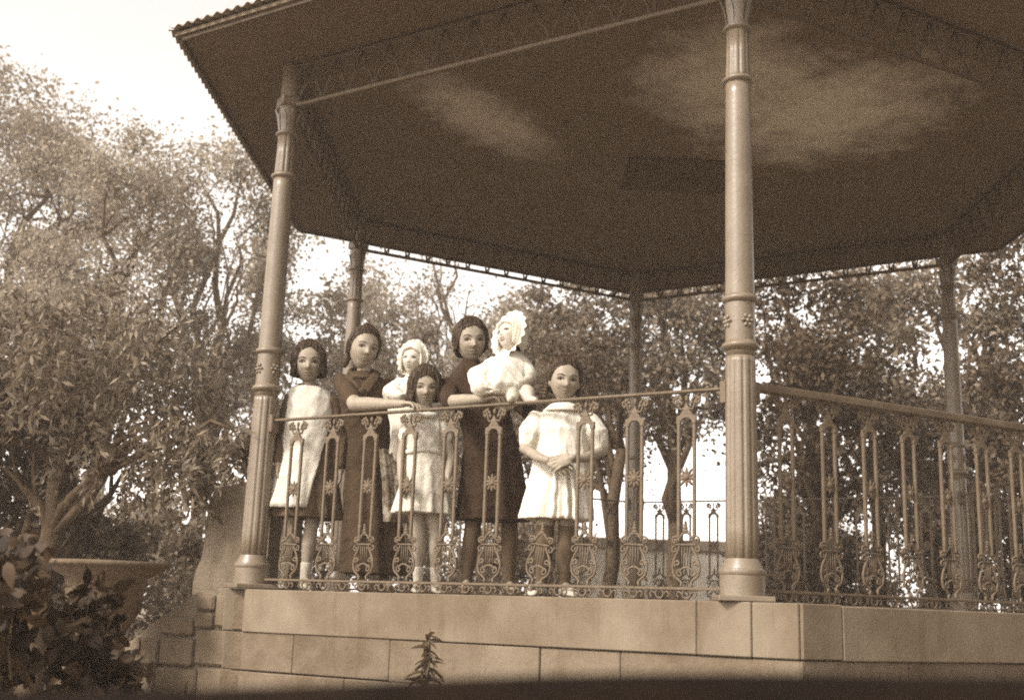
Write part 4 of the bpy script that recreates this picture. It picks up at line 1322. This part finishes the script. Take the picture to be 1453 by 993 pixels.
remesh('body', b, m_skin, p, 0.0045, 2)
d = MB()
d.loft(lerp_rings([(0.10, 0.115, 0.03, 0.175, 0.15, 0.085, 8, 0.4), (0.35, 0.10, 0.03, 0.155, 0.135, 0.08, 8, 0.5), (0.62, 0.075, 0.03, 0.14, 0.115, 0.05, 8, 0.6), (0.83, 0.055, 0.02, 0.122, 0.095, 0.01, 8, 1), (1.0, 0.025, 0.0, 0.142, 0.10, 0.006, 7, 1), (1.12, 0.012, -0.01, 0.150, 0.092, 0, 9, 1), (1.185, 0.0, -0.015, 0.110, 0.072, 0, 9, 1), (1.215, -0.004, -0.02, 0.062, 0.054, 0, 9, 1), (1.222, -0.005, -0.022, 0.05, 0.046, 0, 9, 1)]))
d.limb([arm_l[0], Vector(arm_l[0]).lerp(Vector(arm_l[1]), .5), Vector(arm_l[0]).lerp(Vector(arm_l[1]), .82)], [0.047, 0.048, 0.050]); d.limb([arm_r[0], arm_r[1], Vector(arm_r[1]).lerp(Vector(arm_r[2]), .3)], [0.048, 0.047, 0.044])
remesh('dress', d, m_dark2, p, 0.006, 3, fold=0.0042)
sc_ = MB()
sc_.tube([(-0.005 + 0.075 * math.cos(a), -0.022 + 0.066 * math.sin(a), 1.212 + 0.035 * math.sin(a)) for a in np.linspace(0, 2 * PI, 26)[:-1]], 0.015, 8, closed=True)
def band(pts, w_, t_=0.007):
    mb = MB(); P = [Vector(q) for q in pts]; rings = []
    for i, q in enumerate(P):
        tdir = (P[min(i + 1, len(P) - 1)] - P[max(i - 1, 0)]).normalized(); s = tdir.cross(Vector((0, -1, 0.15))).normalized(); o_ = s.cross(tdir).normalized()
        ww = w_[i] if hasattr(w_, '__len__') else w_
        rings.append([q + s * (ww * math.cos(a)) + o_ * ((t_ + .2 * ww * (math.cos(2 * a) * .3)) * math.sin(a)) for a in np.linspace(0, 2 * PI, 13)[:-1]])
    return mb.loft(rings)
for pts, w_ in (([(0.075, -0.062, 1.215), (0.045, -0.112, 1.16), (0.0, -0.132, 1.09), (-0.045, -0.135, 1.03), (-0.06, -0.132, 0.99)], (.02, .026, .03, .028, .014)),
                ([(-0.075, -0.06, 1.20), (-0.085, -0.10, 1.155), (-0.05, -0.128, 1.11), (-0.01, -0.138, 1.09)], (.022, .03, .028, .016)),
                ([(-0.01, -0.138, 1.085), (0.005, -0.142, 1.04), (-0.02, -0.138, 0.985)], (.014, .024, .018))):
    q = band(pts, w_); sc_.add(q.v, q.f)
sc_.ell((-0.008, -0.145, 1.088), (0.022, 0.016, 0.02), None, 12, 8)
obj('scarf', sc_, m_scarf, p)
front_panel([(0.38, 0.17, 0.02, 0.13, 0.14, 0.05, 12, .4, 262, 352), (0.6, 0.15, 0.02, 0.12, 0.125, 0.05, 12, .6, 262, 352), (0.78, 0.12, 0.02, 0.112, 0.105, 0.03, 12, 1, 262, 352)], 'apron', m_print, p, 0, 0)
hair(p, Mh, H, m_hair, front=0.34, hem=-0.15, th=0.05, a0=58, a1=88, flare=0.0, back=-0.25, part=False)
hb = MB()
for q, r_ in (((0.02, 0.0, 0.53), (0.15, 0.17, 0.07)), ((0.0, 0.34, 0.16), (0.2, 0.16, 0.2)), ((-0.31, 0.18, -0.33), (0.09, 0.1, 0.2)), ((-0.05, -0.08, 0.55), (0.09, 0.08, 0.05))):
    hb.ell(Mh @ Vector([c_ * H for c_ in q]), [c_ * H for c_ in r_], Mh.to_3x3(), 16, 10)
obj('hair_knot', hb, m_hair, p)

def bonnet(root, Mh, H, m, front=0.24, hem=-0.46, frill=0.14, a0=52, a1=66):
    hair(root, Mh, H, m, front=front, hem=hem, th=0.10, a0=a0, a1=a1, part=False, flare=-0.05, name='bonnet', ridge=0.012, nrid=18)
    # ruffle round the face
    mb = MB(); rings = []
    n_ = 96
    for i in range(n_):
        a = 2 * PI * i / n_
        cx, cz = 0.37 * math.sin(a), 0.02 + 0.44 * math.cos(a)
        rd = Vector((math.sin(a), 0, math.cos(a)))
        w0 = 0.012 * math.sin(14 * a)
        y0 = -0.06 - 0.05 * math.cos(a)
        ring = []
        for (o_, y_, t_) in ((0.0, 0.04, 0), (frill * .55, -0.02, 1), (frill, -0.07, 2), (frill * 1.02, -0.05, 2), (frill * .55, 0.01, 1), (0.02, 0.07, 0)):
            yy = y0 + y_ + (0.035 * math.sin(17 * a) if t_ == 2 else 0.015 * math.sin(17 * a) if t_ == 1 else 0)
            oo = o_ * (1 + 0.10 * math.sin(17 * a + 1) * (t_ == 2))
            ring.append(Mh @ ((Vector((cx, yy, cz)) + rd * oo) * H))
        rings.append(ring)
    rings.append(rings[0])
    mb.loft(rings, cap=False)
    obj('frill', mb, m, root)

# --- first baby, half hidden by the small girl
p = thing('person', 'baby in plain white bonnet and clothes, half hidden behind the small girl with the bob', 'baby', bay(0.78, 0.32, 0.0), R(8))
b = MB(); H = 0.178
hc = Vector((0.0, -0.03, 1.265))
b.limb([(0.01, 0.0, 0.90), (0.0, 0, 1.0), (0, 0, 1.10)], [0.075, 0.075, 0.065]); b.limb([(0, 0, 1.1), (0, -.015, 1.19)], [.04, .03])
Mh = head(p, b, hc, H, R(-24), R(-6), R(4), 0.15, baby=True)
for s in (-1, 1):
    b.limb([(s * 0.075, 0, 1.12), (s * 0.10, -0.06, 1.06), (s * 0.06, -0.12, 1.05)], [0.03, 0.027, 0.02])
    hand(b, (s * 0.06, -0.12, 1.05), (-s * 0.5, -0.6, 0.1), (0, -.3, 1), 0.55, s, (0.5, 0.6, 0.5))
    b.limb([(s * 0.05, -0.02, 0.9), (s * 0.06, -0.09, 0.82), (s * 0.055, -0.07, 0.72)], [0.05, 0.042, 0.03])
remesh('body', b, m_skin_l, p, 0.004, 2)
d = MB()
d.loft(lerp_rings([(0.74, 0.0, -0.02, 0.105, 0.105, 0.05, 9, 0.2), (0.88, 0.0, -0.02, 0.105, 0.105, 0.04, 9, 0.2), (1.0, -0.01, -0.01, 0.112, 0.10, 0.03, 9, .5), (1.09, -0.005, -0.005, 0.10, 0.085, 0.02, 9, .8), (1.15, 0, 0, 0.07, 0.06, 0, 9, 1), (1.17, 0, -.005, 0.04, 0.04, 0, 9, 1)]))
for s in (-1, 1): d.limb([(s * 0.07, 0, 1.12), (s * 0.112, -0.05, 1.07), (s * 0.08, -0.10, 1.05)], [0.045, 0.052, 0.03])
remesh('gown', d, m_white, p, 0.005, 2, fold=0.005)
bonnet(p, Mh, H, m_white, 0.30, -0.44, 0.15)
bs = MB()
for q in ((0.03, 0, 0.60), (0.10, -0.05, 0.56), (-0.06, -0.05, 0.58)):
    bs.ell(Mh @ Vector([c_ * H for c_ in q]), (0.022, 0.02, 0.014), Mh.to_3x3(), 10, 6)
obj('bonnet_bow', bs, m_white, p)

# --- small girl with the bob
p = figure('smallest standing girl, chin-length dark bob and pale sleeveless dress, between the two tall girls', 1.0, 0.15, 7)
b = MB(); H = 0.216
hc = Vector((-0.008, -0.01, 1.068))
torso(b, (0.01, 0.01, 0.50), (0.0, 0.01, 0.80), (-0.004, 0.0, 0.985), 0.105)
Mh = head(p, b, hc, H, R(3), R(6), R(-2), 0.04)
arm_l = [(-0.088, 0.01, 0.86), (-0.115, 0.0, 0.70), (-0.11, -0.06, 0.575)]
arm_r = [(0.09, 0.01, 0.86), (0.15, 0.0, 0.71), (0.13, -0.085, 0.60)]
for a in (arm_l, arm_r): b.limb(a, [0.03, 0.026, 0.019])
hand(b, arm_l[2], (0.0, -0.25, -1), (-1, 0, 0), 0.72, 1)
hand(b, arm_r[2], (0.0, -0.3, -1), (1, 0, 0), 0.72, -1)
legs(p, b, [((-0.04, 0, 0.5), (-0.0, -0.01, 0.29), (0.005, 0.02, 0.07), 0.82, (-0.1, -1)), ((0.055, 0, 0.5), (0.085, -0.01, 0.29), (0.095, 0.02, 0.07), 0.82, (0.15, -1))], m_shoe_l, m_shoe_l, 'ankle', 0.18)
remesh('body', b, m_skin, p, 0.0042, 2)
d = MB()
d.loft(lerp_rings([(0.405, 0.005, 0.01, 0.150, 0.125, 0.085, 9, 0.4), (0.50, 0.006, 0.01, 0.132, 0.11, 0.075, 9, 0.5), (0.62, 0.008, 0.01, 0.108, 0.092, 0.03, 9, 0.7), (0.72, 0.008, 0.01, 0.098, 0.08, 0.012, 9, 1), (0.82, 0.003, 0.01, 0.102, 0.078, 0.0, 9, 1), (0.89, 0.0, 0.01, 0.088, 0.062, 0, 9, 1), (0.93, -0.003, 0.008, 0.052, 0.05, 0, 9, 1), (0.945, -0.004, 0.006, 0.042, 0.042, 0, 9, 1)]))
for a in (arm_l, arm_r): d.limb([a[0], Vector(a[0]).lerp(Vector(a[1]), .35)], [0.042, 0.042])
remesh('dress', d, m_offwhite, p, 0.0055, 2, fold=0.0042)
obj('sash', MB().tube([(0.008 + 0.102 * math.cos(a), 0.01 + 0.084 * math.sin(a), 0.725 + 0.006 * math.sin(3 * a)) for a in np.linspace(0, 2 * PI, 40)[:-1]], 0.013, 6, closed=True, flat=0.5), m_offwhite, p)
obj('collar', MB().tube([(-0.004 + 0.062 * math.cos(a), 0.004 + 0.058 * math.sin(a), 0.925 + 0.012 * math.sin(a)) for a in np.linspace(0, 2 * PI, 26)[:-1]], 0.017, 7, closed=True), m_white, p)
hair(p, Mh, H, m_hair, front=0.27, hem=-0.34, th=0.085, a0=34, a1=58, flare=0.13)

# --- tall girl in black holding the second baby
p = figure('tallest girl, plain dark dress and parted dark hair, carrying the frill-bonneted baby', 1.2, 0.35, 5)
b = MB(); H = 0.242
hc = Vector((-0.055, -0.01, 1.345))
torso(b, (0.05, 0.02, 0.76), (0.0, 0.01, 1.06), (-0.045, 0.0, 1.26), 0.13)
Mh = head(p, b, hc, H, R(10), R(4), R(-5))
P5 = lambda u, v, z: tuple(Matrix.Rotation(-R(5), 3, 'Z') @ (bay(u, v, z) - Vector((bay(1.2, 0.35).x, bay(1.2, 0.35).y, 0))))
arm_l = [(-0.165, 0.02, 1.10), P5(1.21, 0.06, 0.965), P5(1.45, 0.03, 0.962)]
arm_r = [(0.12, 0.02, 1.12), (0.27, -0.02, 0.98), (0.25, -0.18, 1.03)]
b.limb([arm_l[0], arm_l[1]], [0.042, 0.039]); b.limb([arm_l[1], Vector(arm_l[1]).lerp(Vector(arm_l[2]), .35), Vector(arm_l[1]).lerp(Vector(arm_l[2]), .8), arm_l[2]], [0.036, 0.034, 0.025, 0.020]); b.limb(arm_r, [0.042, 0.034, 0.023])
hand(b, arm_l[2], Vector(arm_l[2]) - Vector(arm_l[1]) + Vector((0, 0, .05)), (0, -0.6, 0.8), 0.88, -1, (0.4, 0.6, 0.5))
hand(b, arm_r[2], (-0.6, -0.4, 0.1), (0.3, -0.8, 0), 0.88, 1, (0.5, 0.6, 0.5))
legs(p, b, [((0.03, 0, 0.7), (0.0, 0, 0.37), (-0.022, 0.03, 0.075), 0.98, (-0.1, -1)), ((0.17, 0, 0.7), (0.19, 0, 0.37), (0.20, 0.02, 0.075), 0.98, (0.15, -1))], m_stock_d, m_shoe_d, 'knee', 0.21)
remesh('body', b, m_skin, p, 0.0045, 2)
d = MB()
d.loft(lerp_rings([(0.385, 0.10, 0.02, 0.185, 0.15, 0.075, 9, 0.4), (0.55, 0.095, 0.02, 0.172, 0.138, 0.065, 9, 0.5), (0.72, 0.085, 0.02, 0.155, 0.118, 0.02, 9, 0.7), (0.86, 0.06, 0.015, 0.14, 0.10, 0.008, 9, 1), (1.0, 0.01, 0.01, 0.152, 0.10, 0.0, 9, 1), (1.09, -0.02, 0.01, 0.150, 0.09, 0, 9, 1), (1.165, -0.035, 0.008, 0.115, 0.072, 0, 9, 1), (1.215, -0.043, 0.004, 0.060, 0.052, 0, 9, 1), (1.245, -0.046, 0.0, 0.043, 0.043, 0, 9, 1)]))
d.limb([arm_l[0], Vector(arm_l[0]).lerp(Vector(arm_l[1]), .5), arm_l[1]], [0.049, 0.048, 0.043]); d.limb([arm_r[0], arm_r[1], Vector(arm_r[1]).lerp(Vector(arm_r[2]), .7)], [0.058, 0.052, 0.04])
remesh('dress', d, m_dark3, p, 0.006, 3, fold=0.0042)
hair(p, Mh, H, m_hair, front=0.29, hem=-0.20, th=0.05, a0=44, a1=76, flare=-0.03, back=-0.34)
hb = MB().ell(Mh @ (Vector((0.05, 0.42, -0.12)) * H), (0.2 * H, 0.16 * H, 0.2 * H), None, 16, 10)
obj('hair_bun', hb, m_hair, p)

# --- second baby, held above the rail
p = thing('person', 'baby in a wide frilled white bonnet and long white gown, held above the rail', 'baby', bay(1.50, 0.13, 0.0), R(4))
b = MB(); H = 0.178
hc = Vector((0.022, -0.01, 1.298))
b.limb([(0.0, 0.0, 0.99), (0.0, 0, 1.08), (0.015, 0, 1.16)], [0.078, 0.078, 0.065]); b.limb([(0.015, 0, 1.15), (0.025, 0, 1.23)], [.042, .034])
Mh = head(p, b, hc, H, R(-50), R(-20), R(-13), 0.15, baby=True)
b.limb([(0.085, -0.02, 1.14), (0.115, -0.06, 1.065), (0.045, -0.11, 1.025)], [0.034, 0.030, 0.022])
hand(b, (0.045, -0.11, 1.025), (-0.8, -0.3, -0.2), (0.1, -.5, .8), 0.55, 1, (0.5, 0.6, 0.5))
b.limb([(-0.06, -0.03, 1.13), (-0.135, -0.08, 1.05), (-0.09, -0.14, 1.01)], [0.034, 0.030, 0.022])
hand(b, (-0.09, -0.14, 1.01), (0.7, -0.4, -0.2), (0, -.5, .8), 0.55, -1, (0.5, 0.6, 0.5))
for (x, k) in ((0.03, 0.03), (0.085, 0.11)):
    b.limb([(x, -0.02, 1.0), (k, -0.10, 0.99), (k + .005, -0.15, 0.955)], [0.052, 0.042, 0.028])
remesh('body', b, m_skin_l, p, 0.004, 2)
for k in (0.032, 0.112):
    obj('bootee', MB().limb([(k, -0.135, 0.972), (k + .004, -0.152, 0.945), (k + (0.03 if k > .05 else -0.012), -0.20, 0.938)], [0.023, 0.025, 0.017], 12), m_shoe_l, p)
d = MB()
d.loft(lerp_rings([(0.975, -0.055, -0.05, 0.085, 0.10, 0.06, 7, 0.2), (1.02, -0.035, -0.04, 0.128, 0.12, 0.06, 7, 0.3), (1.09, -0.01, -0.02, 0.122, 0.105, 0.045, 7, .5), (1.15, 0.012, -0.01, 0.10, 0.085, 0.03, 7, .8), (1.20, 0.022, 0, 0.065, 0.06, 0.01, 7, 1), (1.225, 0.025, 0, 0.042, 0.042, 0, 7, 1)]))
d.limb([(0.085, -0.01, 1.15), (0.112, -0.035, 1.10)], [0.048, 0.05])
d.limb([(-0.06, -0.02, 1.13), (-0.13, -0.06, 1.06), (-0.125, -0.11, 1.01)], [0.052, 0.064, 0.045])
remesh('gown', d, m_white, p, 0.0045, 2, fold=0.005)
bonnet(p, Mh, H, m_white, 0.30, -0.42, 0.30, 50, 64)
hair(p, Mh, H, m_brow, front=0.33, hem=-0.05, th=0.05, a0=44, a1=62, part=False, flare=0, name='hair')

# --- girl in white, hands clasped, at the gap in the railing
p = figure('girl in a white puff-sleeved dress with clasped hands, rightmost of the group', 1.83, 0.135, 0)
b = MB(); H = 0.220
hc = Vector((0.011, 0.0, 1.048))
torso(b, (0.0, 0.02, 0.50), (0.005, 0.02, 0.78), (0.01, 0.01, 0.965), 0.118)
Mh = head(p, b, hc, H, R(8), R(4), R(3), 0.05)
arm_l = [(-0.125, 0.02, 0.85), (-0.172, 0.0, 0.70), (-0.105, -0.125, 0.645), (-0.065, -0.152, 0.63)]
arm_r = [(0.145, 0.02, 0.85), (0.200, 0.0, 0.70), (0.115, -0.125, 0.650), (0.055, -0.160, 0.638)]
for a in (arm_l, arm_r): b.limb(a, [0.036, 0.032, 0.024, 0.019])
hand(b, arm_l[3], (0.82, -0.22, -0.30), (-0.25, -0.75, 0.45), 0.84, -1, (0.28, 0.5, 0.35), 0.12)
hand(b, (0.050, -0.182, 0.642), (-0.86, 0.0, -0.36), (0.2, -0.85, 0.35), 0.84, 1, (0.25, 0.55, 0.4), 0.12)
legs(p, b, [((-0.06, 0.02, 0.5), (-0.065, 0.01, 0.29), (-0.075, 0.04, 0.07), 0.95, (-0.35, -1)), ((0.055, 0.02, 0.5), (0.04, 0.01, 0.29), (0.035, 0.03, 0.07), 0.95, (0.3, -1))], m_stock_l, m_shoe_l, 'knee', 0.19)
remesh('body', b, m_skin, p, 0.0036, 2, 0.4)
d = MB()
d.loft(lerp_rings([(0.365, -0.008, 0.02, 0.172, 0.135, 0.075, 8, 1.2), (0.45, -0.005, 0.02, 0.160, 0.128, 0.065, 8, 1.2), (0.56, 0.0, 0.02, 0.146, 0.115, 0.03, 8, 1.1), (0.66, 0.005, 0.02, 0.136, 0.104, 0.015, 8, 1), (0.76, 0.008, 0.02, 0.134, 0.100, 0.004, 8, 1), (0.80, 0.008, 0.02, 0.137, 0.102, 0, 8, 1), (0.815, 0.008, 0.02, 0.130, 0.094, 0, 8, 1), (0.87, 0.008, 0.02, 0.125, 0.082, 0, 8, 1), (0.905, 0.01, 0.016, 0.078, 0.062, 0, 8, 1), (0.925, 0.011, 0.01, 0.046, 0.045, 0, 8, 1)], 40))
for s, a in ((-1, arm_l), (1, arm_r)):
    d.limb([(a[0][0], a[0][1], a[0][2] - 0.005), Vector(a[0]).lerp(Vector(a[1]), .45), Vector(a[0]).lerp(Vector(a[1]), .62)], [0.050, 0.066, 0.052], 20)
    for k in range(9):      # gathers of the puff sleeve
        an = 2 * PI * k / 9
        c_ = Vector(a[0]).lerp(Vector(a[1]), .35)
        d.limb([c_ + Vector((0.040 * math.cos(an), 0.040 * math.sin(an), 0.03)), c_ + Vector((0.052 * math.cos(an), 0.052 * math.sin(an), -0.02)), c_ + Vector((0.040 * math.cos(an) + s * .012, 0.040 * math.sin(an), -0.06))], [0.012, 0.018, 0.012], 8)
    d.limb([Vector(a[0]).lerp(Vector(a[1]), .66), Vector(a[0]).lerp(Vector(a[1]), .78)], [0.043, 0.043], 20)
for x in (-0.03, 0.03, 0.065):   # pleats of the skirt
    d.limb([(x * .7, -0.088, 0.62), (x, -0.112, 0.50), (x * 1.15, -0.128, 0.37)], [0.007, 0.011, 0.013], 8)
remesh('dress', d, m_white, p, 0.005, 2, fold=0.0042)
cl_ = MB(); rings = []
for i in range(40):
    a = 2 * PI * i / 40
    f = abs(math.cos(a / 2 + PI / 4)) ** .2
    o_ = Vector((math.cos(a), math.sin(a), 0)); c_ = Vector((0.011, 0.01, 0.0))
    rings.append([c_ + o_ * 0.040 + Vector((0, 0, 0.937)), c_ + Vector((o_.x * 0.07, o_.y * 0.062, 0.924)), c_ + Vector((o_.x * 0.105, o_.y * 0.088, 0.893)), c_ + Vector((o_.x * 0.10, o_.y * 0.084, 0.886)), c_ + o_ * 0.045 + Vector((0, 0, 0.92))])
rings.append(rings[0]); cl_.loft(rings, cap=False)
obj('collar', cl_, m_white, p)
hair(p, Mh, H, m_hair, front=0.31, hem=-0.04, th=0.045, a0=50, a1=80, flare=0.0, back=-0.28)
for s in (-1, 1):
    hb = MB().ell(Mh @ (Vector((s * 0.33, 0.16, 0.20)) * H), (0.12 * H, 0.2 * H, 0.22 * H), None, 14, 10)
    for k in range(6): hb.ell(Mh @ (Vector((s * (0.34 + .01 * k), 0.22, -0.02 - 0.075 * k)) * H), ((0.085 - .005 * k) * H, 0.08 * H, 0.06 * H), None, 10, 8)
    obj('hair_plait', hb, m_hair, p)
